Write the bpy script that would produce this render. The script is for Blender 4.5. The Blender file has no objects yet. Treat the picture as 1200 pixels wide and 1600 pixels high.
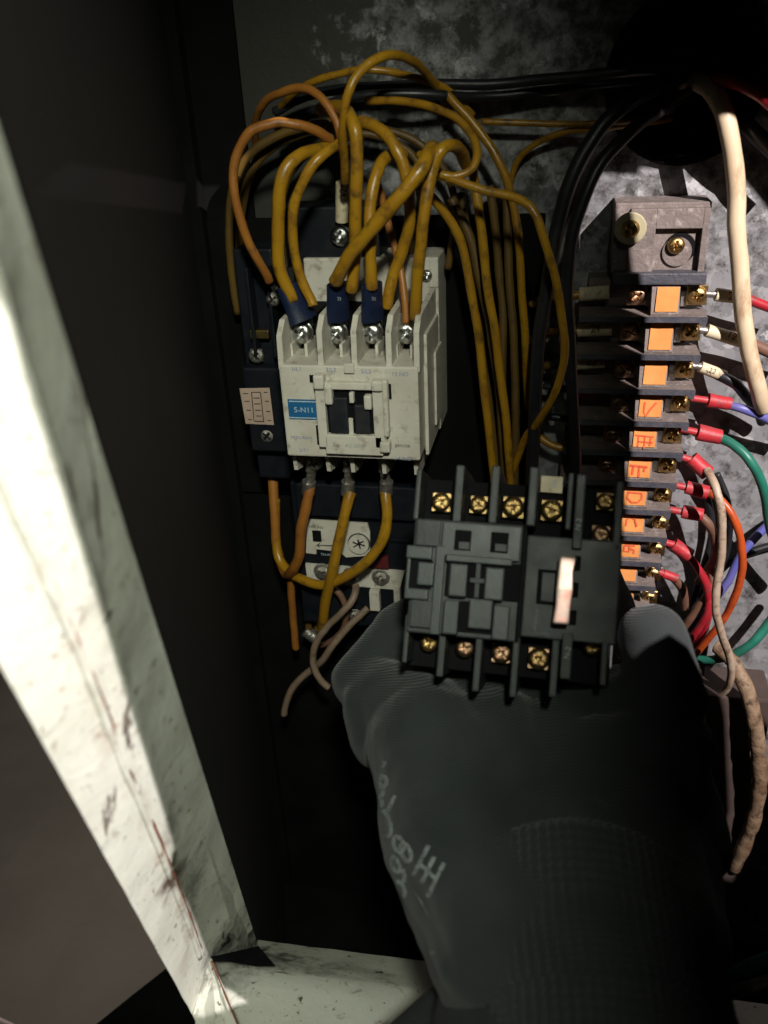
import bpy, bmesh, math, random
from mathutils import Vector, Matrix, noise
from mathutils.bvhtree import BVHTree
from mathutils.geometry import delaunay_2d_cdt
random.seed(7)
S = bpy.context.scene
COL = S.collection
FPX = 1350.0
# ---------------------------------------------------------------- camera
_Y = Vector((300, 700, -1350)).normalized()
_v = Vector((140, -2500, -1350)); _v = (_v - _Y * _v.dot(_Y)).normalized()
_Z = -_v
_X = _Y.cross(_Z).normalized()
RC = Matrix((_X, _Y, _Z))                      # camera axes -> world axes (rows)
CAM = Vector((0, -0.39, 0))
cd = bpy.data.cameras.new('camera'); cam = bpy.data.objects.new('camera', cd); COL.objects.link(cam)
cam.matrix_world = Matrix.Translation(CAM) @ RC.to_4x4()
cd.sensor_fit = 'HORIZONTAL'; cd.sensor_width = 36; cd.lens = FPX / 1200 * 36
cd.clip_start = 0.005; cd.clip_end = 50
cd.dof.use_dof = True; cd.dof.focus_distance = 0.375; cd.dof.aperture_fstop = 15
S.camera = cam
def K(x, y, z):                                # a point beside the lens: right, up, forward (m)
    return CAM + RC @ Vector((x, y, -z))
def Q(px, py, z):
    return K((px - 600) / FPX * z, -(py - 800) / FPX * z, z)
def ray(px, py):
    return RC @ Vector(((px - 600) / FPX, -(py - 800) / FPX, -1))
def zdepth(p):
    return -(RC.transposed() @ (p - CAM)).z
# ---------------------------------------------------------------- world, lamps, exposure
w = bpy.data.worlds.new('World'); S.world = w; w.use_nodes = True
w.node_tree.nodes['Background'].inputs[0].default_value = (0.55, 0.65, 0.7, 1)
w.node_tree.nodes['Background'].inputs[1].default_value = 0.004
S.view_settings.view_transform = 'Standard'; S.view_settings.look = 'None'; S.view_settings.exposure = 0
LAMP = K(0.27, 0.20, -0.25)
ld = bpy.data.lights.new('work_lamp', 'SPOT'); ld.energy = 37; ld.color = (1, 0.91, 0.90)
ld.shadow_soft_size = 0.0005; ld.spot_size = math.radians(72); ld.spot_blend = 0.1
lo = bpy.data.objects.new('work_lamp', ld); COL.objects.link(lo)
lo.matrix_world = Matrix.Translation(LAMP) @ (K(0.03, -0.03, 0.33) - LAMP).to_track_quat('-Z', 'Y').to_matrix().to_4x4()
fd = bpy.data.lights.new('head_torch', 'SPOT'); fd.energy = 9.6; fd.color = (0.96, 1, 0.84); fd.shadow_soft_size = 0.02; fd.spot_size = math.radians(58); fd.spot_blend = 1.0
fo = bpy.data.objects.new('head_torch', fd); COL.objects.link(fo)
_fp = K(0.02, 0.12, -0.2)
fo.matrix_world = Matrix.Translation(_fp) @ (K(-0.045, -0.02, 0.33) - _fp).to_track_quat('-Z', 'Y').to_matrix().to_4x4()
S.cycles.max_bounces = 5; S.cycles.use_denoising = True

# ---------------------------------------------------------------- materials
MATS = {}
def mat(name, c1, c2=None, rough=0.5, metal=0.0, scale=300, lo_=0.35, hi=0.7, bump=0.0, bscale=None, detail=6, c3=None, scale3=60, t3=(0.55, 0.7), coat=0.0, spec=0.5, stretch=None, sheen=0):
    if name in MATS: return MATS[name]
    m = bpy.data.materials.new(name); m.use_nodes = True; nt = m.node_tree; N = nt.nodes; L = nt.links
    b = N['Principled BSDF']
    b.inputs['Roughness'].default_value = rough; b.inputs['Metallic'].default_value = metal
    b.inputs['Specular IOR Level'].default_value = spec; b.inputs['Coat Weight'].default_value = coat
    tc = N.new('ShaderNodeTexCoord'); src = tc.outputs['Object']
    if stretch:
        mp = N.new('ShaderNodeMapping'); mp.inputs['Scale'].default_value = stretch; L.new(src, mp.inputs[0]); src = mp.outputs[0]
    n1 = N.new('ShaderNodeTexNoise'); n1.inputs['Scale'].default_value = scale; n1.inputs['Detail'].default_value = detail; L.new(src, n1.inputs['Vector'])
    r = N.new('ShaderNodeValToRGB'); r.color_ramp.elements[0].position = lo_; r.color_ramp.elements[1].position = hi
    r.color_ramp.elements[0].color = (*c1, 1); r.color_ramp.elements[1].color = (*(c2 or tuple(x * 0.75 for x in c1)), 1)
    L.new(n1.outputs[0], r.inputs[0]); out = r.outputs[0]
    if c3:
        n3 = N.new('ShaderNodeTexNoise'); n3.inputs['Scale'].default_value = scale3; n3.inputs['Detail'].default_value = 9; n3.inputs['Roughness'].default_value = 0.65; L.new(src, n3.inputs['Vector'])
        r3 = N.new('ShaderNodeValToRGB'); r3.color_ramp.elements[0].position = t3[0]; r3.color_ramp.elements[1].position = t3[1]
        L.new(n3.outputs[0], r3.inputs[0])
        mx = N.new('ShaderNodeMix'); mx.data_type = 'RGBA'; L.new(r3.outputs[0], mx.inputs['Factor']); L.new(out, mx.inputs['A']); mx.inputs['B'].default_value = (*c3, 1); out = mx.outputs['Result']
    L.new(out, b.inputs['Base Color'])
    rr = N.new('ShaderNodeMapRange'); rr.inputs['To Min'].default_value = max(0.05, rough - 0.12); rr.inputs['To Max'].default_value = min(1, rough + 0.15)
    L.new(n1.outputs[0], rr.inputs[0]); L.new(rr.outputs[0], b.inputs['Roughness'])
    if bump:
        nb = N.new('ShaderNodeTexNoise'); nb.inputs['Scale'].default_value = bscale or scale * 2; nb.inputs['Detail'].default_value = 8; L.new(src, nb.inputs['Vector'])
        bp = N.new('ShaderNodeBump'); bp.inputs['Strength'].default_value = bump; bp.inputs['Distance'].default_value = 0.0006
        L.new(nb.outputs[0], bp.inputs['Height']); L.new(bp.outputs[0], b.inputs['Normal'])
    MATS[name] = m
    return m
M_white = mat('aged_white_plastic', (0.57, 0.54, 0.47), (0.49, 0.45, 0.38), 0.45, scale=90, bump=0.15, bscale=700, c3=(0.20, 0.165, 0.12), scale3=200, t3=(0.55, 0.74))
M_black = mat('black_plastic', (0.012, 0.014, 0.018), (0.022, 0.022, 0.024), 0.45, scale=200, bump=0.1)
M_navy = mat('dark_navy_plastic', (0.004, 0.006, 0.010), (0.008, 0.009, 0.012), 0.5, scale=150, spec=0.25)
M_grey = mat('dark_grey_plastic', (0.017, 0.021, 0.021), (0.012, 0.015, 0.015), 0.5, scale=120, bump=0.12, bscale=900, c3=(0.03, 0.032, 0.03), scale3=200, t3=(0.62, 0.8))
M_grey2 = mat('mid_grey_plastic', (0.034, 0.044, 0.044), (0.026, 0.034, 0.034), 0.42, scale=120, bump=0.1, bscale=900)
M_pit = mat('recess_black', (0.004, 0.004, 0.005), (0.007, 0.007, 0.008), 0.8, scale=200, spec=0.1)
M_yel = mat('ochre_insulation', (0.36, 0.19, 0.010), (0.28, 0.13, 0.009), 0.32, scale=70, bump=0.25, bscale=500, c3=(0.09, 0.045, 0.012), scale3=150, t3=(0.52, 0.70))
M_org = mat('burnt_orange_insulation', (0.33, 0.13, 0.02), (0.24, 0.08, 0.014), 0.45, scale=70, bump=0.25, bscale=500, c3=(0.12, 0.05, 0.015), scale3=140, t3=(0.56, 0.74))
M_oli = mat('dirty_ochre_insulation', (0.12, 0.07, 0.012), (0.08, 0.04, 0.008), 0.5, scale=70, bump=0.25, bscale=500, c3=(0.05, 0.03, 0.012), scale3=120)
M_blk = mat('black_insulation', (0.010, 0.011, 0.013), (0.018, 0.018, 0.020), 0.38, scale=150, bump=0.1)
M_tan = mat('tan_insulation', (0.66, 0.54, 0.36), (0.52, 0.36, 0.22), 0.42, scale=60, bump=0.2, bscale=400, c3=(0.30, 0.16, 0.08), scale3=110, t3=(0.56, 0.75), stretch=(1, 1, 0.4))
M_dtan = mat('grimy_tan_insulation', (0.30, 0.21, 0.13), (0.15, 0.085, 0.045), 0.6, scale=160, bump=0.7, bscale=700, c3=(0.06, 0.035, 0.02), scale3=260, t3=(0.50, 0.66))
M_beige = mat('beige_insulation', (0.24, 0.17, 0.12), (0.15, 0.10, 0.07), 0.5, scale=100, bump=0.3, c3=(0.08, 0.05, 0.03), scale3=150)
M_redw = mat('red_insulation', (0.42, 0.015, 0.028), (0.28, 0.012, 0.018), 0.4, scale=100, bump=0.25, c3=(0.14, 0.05, 0.04), scale3=200, t3=(0.54, 0.72))
M_redc = mat('red_crimp', (0.50, 0.025, 0.035), (0.32, 0.02, 0.025), 0.5, scale=200, bump=0.5, c3=(0.17, 0.08, 0.07), scale3=300, t3=(0.50, 0.70))
M_dred = mat('dark_red_plastic', (0.10, 0.012, 0.014), None, 0.5)
M_orw = mat('bright_orange_insulation', (0.52, 0.085, 0.015), (0.38, 0.055, 0.012), 0.38, scale=100, bump=0.25, c3=(0.2, 0.05, 0.02), scale3=200)
M_grn = mat('green_insulation', (0.02, 0.17, 0.115), (0.015, 0.11, 0.075), 0.4, scale=100, bump=0.2)
M_bluw = mat('violet_blue_insulation', (0.10, 0.12, 0.42), (0.14, 0.12, 0.30), 0.4, scale=100, bump=0.2)
M_brnw = mat('brown_insulation', (0.20, 0.10, 0.06), (0.12, 0.06, 0.04), 0.5, scale=100, bump=0.3)
M_slv = mat('nickel_steel', (0.62, 0.63, 0.62), (0.45, 0.45, 0.43), 0.22, 1.0, scale=500, bump=0.2, bscale=900)
M_tin = mat('tinned_copper', (0.42, 0.40, 0.36), (0.24, 0.22, 0.19), 0.38, 0.8, scale=500, bump=0.4, bscale=800)
M_brs = mat('yellow_zinc_steel', (0.60, 0.45, 0.15), (0.36, 0.30, 0.08), 0.34, 1.0, scale=400, bump=0.2, bscale=900, c3=(0.50, 0.24, 0.22), scale3=260, t3=(0.48, 0.62))
M_pnk = mat('pinkish_zinc_steel', (0.58, 0.30, 0.25), (0.42, 0.36, 0.14), 0.34, 1.0, scale=300, bump=0.2, bscale=900)
M_tb = mat('dusty_brown_bakelite', (0.195, 0.158, 0.140), (0.135, 0.110, 0.100), 0.75, scale=160, bump=0.7, bscale=700, c3=(0.36, 0.31, 0.28), scale3=240, t3=(0.56, 0.72))
M_tbe = mat('slate_bakelite_edge', (0.050, 0.052, 0.066), (0.075, 0.072, 0.082), 0.5, scale=250, bump=0.5, bscale=700)
M_tag = mat('orange_paper', (0.62, 0.25, 0.06), (0.54, 0.20, 0.045), 0.8, scale=120, bump=0.25, c3=(0.42, 0.18, 0.06), scale3=260, t3=(0.58, 0.8))
M_ink = mat('red_marker_ink', (0.52, 0.05, 0.01), (0.62, 0.10, 0.02), 0.7, scale=900)
M_crm = mat('cream_sleeve', (0.66, 0.58, 0.40), (0.50, 0.42, 0.27), 0.5, scale=150, c3=(0.2, 0.13, 0.08), scale3=220, bump=0.2)
M_prt = mat('black_print', (0.02, 0.02, 0.02), None, 0.7)
M_bprt = mat('faded_blue_print', (0.12, 0.16, 0.34), (0.22, 0.24, 0.36), 0.7, scale=900)
M_gprt = mat('grey_print', (0.34, 0.37, 0.37), (0.2, 0.22, 0.22), 0.7, scale=900)
M_wprt = mat('pale_print', (0.45, 0.55, 0.62), None, 0.7)
M_lbl = mat('blue_label', (0.012, 0.12, 0.28), (0.010, 0.09, 0.22), 0.45, scale=200)
M_bsl = mat('blue_vinyl_sleeve', (0.006, 0.012, 0.040), (0.005, 0.010, 0.030), 0.4, scale=200, bump=0.2)
M_plab = mat('pinkish_label', (0.46, 0.34, 0.27), (0.38, 0.28, 0.22), 0.6, scale=200)
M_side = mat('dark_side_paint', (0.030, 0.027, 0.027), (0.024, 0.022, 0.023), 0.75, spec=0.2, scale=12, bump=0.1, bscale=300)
M_dark = mat('near_black_paint', (0.004, 0.004, 0.004), (0.007, 0.007, 0.007), 0.9, scale=40, spec=0.06)  # near-black; on the back plates and floor it paints in shade
M_seal = mat('rust_seam', (0.22, 0.07, 0.03), (0.05, 0.03, 0.02), 0.8, scale=120, bump=0.6)
M_hole = mat('grommet_rubber', (0.004, 0.004, 0.004), None, 0.85, spec=0.1)
M_gnd = mat('brown_concrete', (0.34, 0.27, 0.245), (0.26, 0.205, 0.185), 0.9, scale=9, bump=0.6, bscale=120, c3=(0.32, 0.28, 0.25), scale3=90, t3=(0.70, 0.74))
M_plate = mat('bare_strip', (0.55, 0.47, 0.38), (0.42, 0.30, 0.24), 0.4, 0.35, scale=120, c3=(0.60, 0.28, 0.20), scale3=160, t3=(0.5, 0.65))
M_dst = mat('dusty_pale_insulation', (0.46, 0.36, 0.26), (0.32, 0.22, 0.15), 0.55, scale=120, bump=0.5, c3=(0.14, 0.08, 0.05), scale3=200, t3=(0.52, 0.68))
M_nyl = mat('yellowed_nylon', (0.42, 0.38, 0.24), (0.32, 0.28, 0.16), 0.5, scale=200)
M_duct = mat('brown_duct', (0.075, 0.05, 0.040), (0.05, 0.035, 0.03), 0.8, scale=90, bump=0.5)

def galvanised():
    m = bpy.data.materials.new('galvanised_steel'); m.use_nodes = True; nt = m.node_tree; N = nt.nodes; L = nt.links; b = N['Principled BSDF']
    tc = N.new('ShaderNodeTexCoord'); nd = N.new('ShaderNodeTexNoise'); nd.inputs['Scale'].default_value = 140; nd.inputs['Detail'].default_value = 8
    L.new(tc.outputs['Object'], nd.inputs['Vector'])
    ad = N.new('ShaderNodeVectorMath'); ad.operation = 'MULTIPLY_ADD'; ad.inputs[1].default_value = (0.012,) * 3
    L.new(nd.outputs['Color'], ad.inputs[0]); L.new(tc.outputs['Object'], ad.inputs[2])
    v = N.new('ShaderNodeTexVoronoi'); v.inputs['Scale'].default_value = 130; L.new(ad.outputs[0], v.inputs['Vector'])
    r = N.new('ShaderNodeValToRGB'); e = r.color_ramp.elements
    e[0].color = (0.17, 0.175, 0.18, 1); e[1].color = (0.60, 0.60, 0.60, 1); e.new(0.75).color = (0.33, 0.33, 0.335, 1); e.new(0.35).color = (0.26, 0.26, 0.265, 1)
    L.new(v.outputs['Color'], r.inputs[0])
    n2 = N.new('ShaderNodeTexNoise'); n2.inputs['Scale'].default_value = 100; n2.inputs['Detail'].default_value = 12; n2.inputs['Roughness'].default_value = 0.7; L.new(tc.outputs['Object'], n2.inputs['Vector'])
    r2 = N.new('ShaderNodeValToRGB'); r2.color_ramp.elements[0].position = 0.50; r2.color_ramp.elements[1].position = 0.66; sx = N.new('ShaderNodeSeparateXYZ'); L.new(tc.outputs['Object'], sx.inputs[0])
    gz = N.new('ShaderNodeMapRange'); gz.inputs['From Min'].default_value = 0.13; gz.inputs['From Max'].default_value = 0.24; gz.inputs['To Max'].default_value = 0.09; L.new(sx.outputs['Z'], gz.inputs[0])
    gx = N.new('ShaderNodeMapRange'); gx.inputs['From Min'].default_value = 0.012; gx.inputs['From Max'].default_value = -0.05; gx.inputs['To Max'].default_value = 0.30; L.new(sx.outputs['X'], gx.inputs[0])  # fades the left end to near-black, shade put into the colour
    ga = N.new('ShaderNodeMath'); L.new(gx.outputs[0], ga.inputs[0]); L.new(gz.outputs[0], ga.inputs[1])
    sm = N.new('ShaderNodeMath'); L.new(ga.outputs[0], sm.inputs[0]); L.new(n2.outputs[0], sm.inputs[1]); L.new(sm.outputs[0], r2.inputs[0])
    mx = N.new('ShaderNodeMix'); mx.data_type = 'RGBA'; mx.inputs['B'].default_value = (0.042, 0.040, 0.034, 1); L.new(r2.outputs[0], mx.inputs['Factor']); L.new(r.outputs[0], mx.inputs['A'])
    n3 = N.new('ShaderNodeTexNoise'); n3.inputs['Scale'].default_value = 380; n3.inputs['Detail'].default_value = 3; L.new(tc.outputs['Object'], n3.inputs['Vector'])
    r3 = N.new('ShaderNodeValToRGB'); r3.color_ramp.elements[0].position = 0.68; r3.color_ramp.elements[1].position = 0.74; L.new(n3.outputs[0], r3.inputs[0])
    mx2 = N.new('ShaderNodeMix'); mx2.data_type = 'RGBA'; mx2.inputs['B'].default_value = (0.03, 0.028, 0.026, 1); L.new(r3.outputs[0], mx2.inputs['Factor']); L.new(mx.outputs['Result'], mx2.inputs['A'])
    L.new(mx2.outputs['Result'], b.inputs['Base Color'])
    b.inputs['Roughness'].default_value = 0.48; b.inputs['Metallic'].default_value = 0.25
    bp = N.new('ShaderNodeBump'); bp.inputs['Strength'].default_value = 0.45; bp.inputs['Distance'].default_value = 0.0006
    L.new(n2.outputs[0], bp.inputs['Height']); L.new(bp.outputs[0], b.inputs['Normal'])
    return m
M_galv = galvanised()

def painted_frame():
    m = bpy.data.materials.new('chipped_pale_green_paint'); m.use_nodes = True; nt = m.node_tree; N = nt.nodes; L = nt.links; b = N['Principled BSDF']
    tc = N.new('ShaderNodeTexCoord'); src = tc.outputs['Object']
    def nz(scale, detail, a, c, dist=0.0, stretch=None):
        s = src
        if stretch:
            mp = N.new('ShaderNodeMapping'); mp.inputs['Scale'].default_value = stretch; L.new(src, mp.inputs[0]); s = mp.outputs[0]
        n = N.new('ShaderNodeTexNoise'); n.inputs['Scale'].default_value = scale; n.inputs['Detail'].default_value = detail; n.inputs['Distortion'].default_value = dist; n.inputs['Roughness'].default_value = 0.62
        L.new(s, n.inputs['Vector']); r = N.new('ShaderNodeValToRGB'); r.color_ramp.elements[0].position = a; r.color_ramp.elements[1].position = c
        L.new(n.outputs[0], r.inputs[0]); return n, r
    def over(out, fac, col):
        mx = N.new('ShaderNodeMix'); mx.data_type = 'RGBA'; L.new(fac, mx.inputs['Factor'])
        if isinstance(out, tuple): mx.inputs['A'].default_value = (*out, 1)
        else: L.new(out, mx.inputs['A'])
        mx.inputs['B'].default_value = (*col, 1); return mx.outputs['Result']
    n1, r1 = nz(22, 5, 0.4, 0.75)
    o = over((0.59, 0.605, 0.53), r1.outputs[0], (0.45, 0.46, 0.38))
    n2, r2 = nz(170, 9, 0.60, 0.74, 0.6)
    o = over(o, r2.outputs[0], (0.26, 0.21, 0.165))
    n5, r5 = nz(60, 8, 0.66, 0.70, 2.2)
    o = over(o, r5.outputs[0], (0.14, 0.10, 0.075))
    n3, r3 = nz(420, 4, 0.66, 0.70)
    o = over(o, r3.outputs[0], (0.08, 0.06, 0.045))
    n4, r4 = nz(160, 6, 0.64, 0.69, 0.2, (1, 1, 0.10))
    o = over(o, r4.outputs[0], (0.10, 0.075, 0.06))
    # grime gathered in the corner where post and sill meet, and round the old screw hole
    def blotch(out, p, rad, col, sharp=0.5, scl=(1, 1, 1)):
        vm = N.new('ShaderNodeVectorMath'); vm.operation = 'SUBTRACT'; vm.inputs[1].default_value = p; L.new(src, vm.inputs[0])
        vs = N.new('ShaderNodeVectorMath'); vs.operation = 'MULTIPLY'; vs.inputs[1].default_value = scl; L.new(vm.outputs[0], vs.inputs[0])
        ln = N.new('ShaderNodeVectorMath'); ln.operation = 'LENGTH'; L.new(vs.outputs[0], ln.inputs[0])
        ma = N.new('ShaderNodeMath'); ma.operation = 'MULTIPLY_ADD'; ma.inputs[1].default_value = rad * 1.6; L.new(n2.outputs[0], ma.inputs[0]); 
        mb = N.new('ShaderNodeMath'); mb.operation = 'SUBTRACT'; L.new(ma.outputs[0], mb.inputs[0]); L.new(ln.outputs['Value'], mb.inputs[1]); ma.inputs[2].default_value = -rad * 0.2
        mr = N.new('ShaderNodeMapRange'); mr.inputs['From Min'].default_value = 0; mr.inputs['From Max'].default_value = rad * sharp; L.new(mb.outputs[0], mr.inputs[0])
        return over(out, mr.outputs[0], col)
    for (p, rad, col, sh, scl) in BLOTCH: o = blotch(o, p, rad, col, sh, scl)
    L.new(o, b.inputs['Base Color']); b.inputs['Roughness'].default_value = 0.5
    bp = N.new('ShaderNodeBump'); bp.inputs['Strength'].default_value = 0.5; bp.inputs['Distance'].default_value = 0.0008
    L.new(n2.outputs[0], bp.inputs['Height']); L.new(bp.outputs[0], b.inputs['Normal'])
    return m

def knit():
    m = bpy.data.materials.new('dark_knitted_glove'); m.use_nodes = True; nt = m.node_tree; N = nt.nodes; L = nt.links; b = N['Principled BSDF']
    tc = N.new('ShaderNodeTexCoord')
    mp = N.new('ShaderNodeMapping'); mp.inputs['Rotation'].default_value = (0.5, 0.2, 0.45); L.new(tc.outputs['Object'], mp.inputs[0])
    wv = N.new('ShaderNodeTexWave'); wv.inputs['Scale'].default_value = 400; wv.inputs['Distortion'].default_value = 2.5; wv.inputs['Detail'].default_value = 2; wv.bands_direction = 'Z'; L.new(mp.outputs[0], wv.inputs['Vector'])
    wx = N.new('ShaderNodeTexWave'); wx.inputs['Scale'].default_value = 380; wx.inputs['Distortion'].default_value = 2.0; wx.bands_direction = 'X'; L.new(mp.outputs[0], wx.inputs['Vector'])
    ad = N.new('ShaderNodeMath'); ad.operation = 'MULTIPLY_ADD'; ad.inputs[1].default_value = 0.45; L.new(wx.outputs['Fac'], ad.inputs[0]); L.new(wv.outputs['Fac'], ad.inputs[2])
    n1 = N.new('ShaderNodeTexNoise'); n1.inputs['Scale'].default_value = 28; n1.inputs['Detail'].default_value = 8; L.new(tc.outputs['Object'], n1.inputs['Vector'])
    r = N.new('ShaderNodeValToRGB'); r.color_ramp.elements[0].position = 0.3; r.color_ramp.elements[1].position = 0.75
    r.color_ramp.elements[0].color = (0.014, 0.0185, 0.0185, 1); r.color_ramp.elements[1].color = (0.029, 0.034, 0.033, 1); L.new(n1.outputs[0], r.inputs[0]); L.new(r.outputs[0], b.inputs['Base Color'])
    b.inputs['Roughness'].default_value = 0.8; b.inputs['Specular IOR Level'].default_value = 0.2; b.inputs['Sheen Weight'].default_value = 0.15
    bp = N.new('ShaderNodeBump'); bp.inputs['Strength'].default_value = 0.4; bp.inputs['Distance'].default_value = 0.0005
    L.new(ad.outputs[0], bp.inputs['Height']); L.new(bp.outputs[0], b.inputs['Normal'])
    return m
M_knit = knit()

# ---------------------------------------------------------------- object helpers
W = {}
def place(o, mw, parent=None):
    W[o] = mw; COL.objects.link(o)
    if parent: o.parent = parent; o.matrix_basis = W[parent].inverted() @ mw
    else: o.matrix_basis = mw
    return o
def tag(o, label=None, cat=None, group=None, kind=None):
    for k, v_ in (('label', label), ('category', cat), ('group', group), ('kind', kind)):
        if v_: o[k] = v_
    return o
def thing(name, loc, label, cat, group=None):
    return tag(place(bpy.data.objects.new(name, None), Matrix.Translation(loc)), label, cat, group)

class Frame:                                   # a device's own axes: right, up, out; units mm
    def __init__(s, o, ax, ay, an): s.o, s.ax, s.ay, s.an = o, ax, ay, an
    def w(s, x, y, n): return s.o + (s.ax * x + s.ay * y + s.an * n) * 0.001
    def hit(s, px, py, n):
        d = ray(px, py); o = s.o + s.an * n * 0.001
        t = (o - CAM).dot(s.an) / d.dot(s.an); p = CAM + d * t - s.o
        return p.dot(s.ax) * 1000, p.dot(s.ay) * 1000
    def at(s, px, py, n): x, y = s.hit(px, py, n); return s.w(x, y, n)
    def rot(s): return Matrix((s.ax, s.ay, s.an)).transposed().to_4x4()
PF = Frame(Vector((0, 0, 0)), Vector((1, 0, 0)), Vector((0, 0, 1)), Vector((0, -1, 0)))
def mm(px, p): return px * zdepth(p) / FPX * 1000

class MB:
    def __init__(s): s.v = []; s.f = []
    def add(s, vs, fs):
        k = len(s.v); s.v += [Vector(a) for a in vs]; s.f += [tuple(i + k for i in f) for f in fs]; return s
    def box(s, F, x0, x1, y0, y1, n0, n1, bev=0.0):
        if x1 < x0: x0, x1 = x1, x0
        if y1 < y0: y0, y1 = y1, y0
        bm = bmesh.new(); bmesh.ops.create_cube(bm, size=1)
        for v_ in bm.verts:
            v_.co = Vector(((x0 + x1) / 2 + v_.co.x * (x1 - x0), (y0 + y1) / 2 + v_.co.y * (y1 - y0), (n0 + n1) / 2 + v_.co.z * (n1 - n0)))
        if bev: bmesh.ops.bevel(bm, geom=list(bm.edges), offset=bev, segments=2, profile=0.6, affect='EDGES')
        bm.verts.index_update()
        s.add([F.w(*v_.co) for v_ in bm.verts], [[v_.index for v_ in f.verts] for f in bm.faces]); bm.free(); return s
    def pb(s, F, cx, cy, w_, h, n0, n1, bev=0.25):   # box given by where its front sits in the device's plane
        x, y = F.hit(cx, cy, n1); k = zdepth(F.w(x, y, n1)) / FPX * 1000
        hy = (F.hit(cx, cy - h / 2, n1)[1] - F.hit(cx, cy + h / 2, n1)[1]) / 2
        return s.box(F, x - w_ / 2 * k, x + w_ / 2 * k, y - hy, y + hy, n0, n1, bev)
    def prism(s, P, d):                         # polygon P (world points) extruded by vector d
        n = len(P); return s.add(list(P) + [p + d for p in P], [tuple(range(n))[::-1], tuple(range(n, 2 * n))] + [(i, (i + 1) % n, (i + 1) % n + n, i + n) for i in range(n)])
    def tube(s, pts, r, seg=12, cap=True, lump=0.04, step=6, flat=1.0):
        P = []
        n = len(pts)
        for i in range(n - 1):
            a, b_, c, d = pts[max(i - 1, 0)], pts[i], pts[i + 1], pts[min(i + 2, n - 1)]
            for k in range(step):
                t = k / step
                P.append(0.5 * ((2 * b_) + (c - a) * t + (2 * a - 5 * b_ + 4 * c - d) * t * t + (3 * b_ - a - 3 * c + d) * t ** 3))
        P.append(pts[-1].copy())
        vs, fs = [], []; up = None
        m = len(P)
        for i, p in enumerate(P):
            t = (P[min(i + 1, m - 1)] - P[max(i - 1, 0)]).normalized()
            if up is None: up = t.orthogonal().normalized()
            up = (up - t * up.dot(t)).normalized(); sd = t.cross(up)
            rr = r(i / (m - 1)) if callable(r) else r
            rr *= 1 + lump * noise.noise(p * 160)
            for k in range(seg):
                a = 2 * math.pi * k / seg
                vs.append(p + up * math.cos(a) * rr + sd * math.sin(a) * rr * flat)
        for i in range(m - 1):
            for k in range(seg):
                k2 = (k + 1) % seg; fs.append((i * seg + k, i * seg + k2, (i + 1) * seg + k2, (i + 1) * seg + k))
        if cap: fs.append(tuple(range(seg))[::-1]); fs.append(tuple((m - 1) * seg + k for k in range(seg)))
        return s.add(vs, fs)
    def build(s, name, m, parent=None, smooth=None, origin=None, thr=35):
        if origin is None: origin = W[parent].translation if parent else sum(s.v, Vector()) / len(s.v)
        me = bpy.data.meshes.new(name)
        me.from_pydata([v_ - origin for v_ in s.v], [], s.f); me.validate(); me.update()
        bm = bmesh.new(); bm.from_mesh(me); bmesh.ops.recalc_face_normals(bm, faces=bm.faces); bm.to_mesh(me); bm.free()
        me.materials.append(m)
        if smooth is not None: me.shade_smooth() if smooth == 1 else me.set_sharp_from_angle(angle=math.radians(thr))
        o = bpy.data.objects.new(name, me)
        if parent:
            place(o, Matrix.Translation(origin), parent)
        else: place(o, Matrix.Translation(origin))
        return o

# screws: a domed head with a cross recess, in unit radius, shared by every screw
def screw_mesh(name, m, dome=0.5, cross=0.15, depth=0.85):
    vs, fs = [], []; R_, A_ = 12, 64
    prof = [(i / R_) for i in range(R_ + 1)]
    for r in prof:
        for k in range(A_):
            a = 2 * math.pi * k / A_; x, y = r * math.cos(a), r * math.sin(a)
            z = 0.75 - dome * r ** 4 * 0.8
            c = min(max(abs(x), 0), 9), min(max(abs(y), 0), 9)
            if (c[0] < cross and c[1] < 0.62) or (c[1] < cross and c[0] < 0.62): z -= depth * (1 - 0.5 * r)
            vs.append(Vector((x, y, z)))
    for i in range(R_):
        for k in range(A_):
            k2 = (k + 1) % A_; fs.append((i * A_ + k, i * A_ + k2, (i + 1) * A_ + k2, (i + 1) * A_ + k))
    b = len(vs)
    for k in range(A_): a = 2 * math.pi * k / A_; vs.append(Vector((math.cos(a), math.sin(a), 0)))
    for k in range(A_): k2 = (k + 1) % A_; fs.append((R_ * A_ + k, R_ * A_ + k2, b + k2, b + k))
    me = bpy.data.meshes.new(name); me.from_pydata(vs, [], fs); me.update(); me.materials.append(m); me.set_sharp_from_angle(angle=math.radians(40)); return me
def washer_mesh(name, m, rnd):
    vs, fs = [], []; n = 28 if rnd else 4
    pr = [(0.3, 0), (1, 0), (1, 0.16), (0.93, 0.22), (0.3, 0.22)]
    for (r, z) in pr:
        for k in range(n):
            a = 2 * math.pi * (k + (0 if rnd else 0.5)) / n; q = 1 if rnd else 1.25
            vs.append(Vector((math.cos(a) * r * q, math.sin(a) * r * q, z)))
    for i in range(len(pr) - 1):
        for k in range(n): k2 = (k + 1) % n; fs.append((i * n + k, i * n + k2, (i + 1) * n + k2, (i + 1) * n + k))
    me = bpy.data.meshes.new(name); me.from_pydata(vs, [], fs); me.update(); me.materials.append(m); return me
SM = {k: screw_mesh('screw_' + k, m) for k, m in (('steel', M_slv), ('brass', M_brs), ('pink', M_pnk), ('tin', M_tin))}
WM = {(k, r): washer_mesh('washer_' + k, m, r) for k, m in (('steel', M_slv), ('brass', M_brs), ('pink', M_pnk), ('tin', M_tin), ('nylon', M_nyl)) for r in (True, False)}
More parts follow.
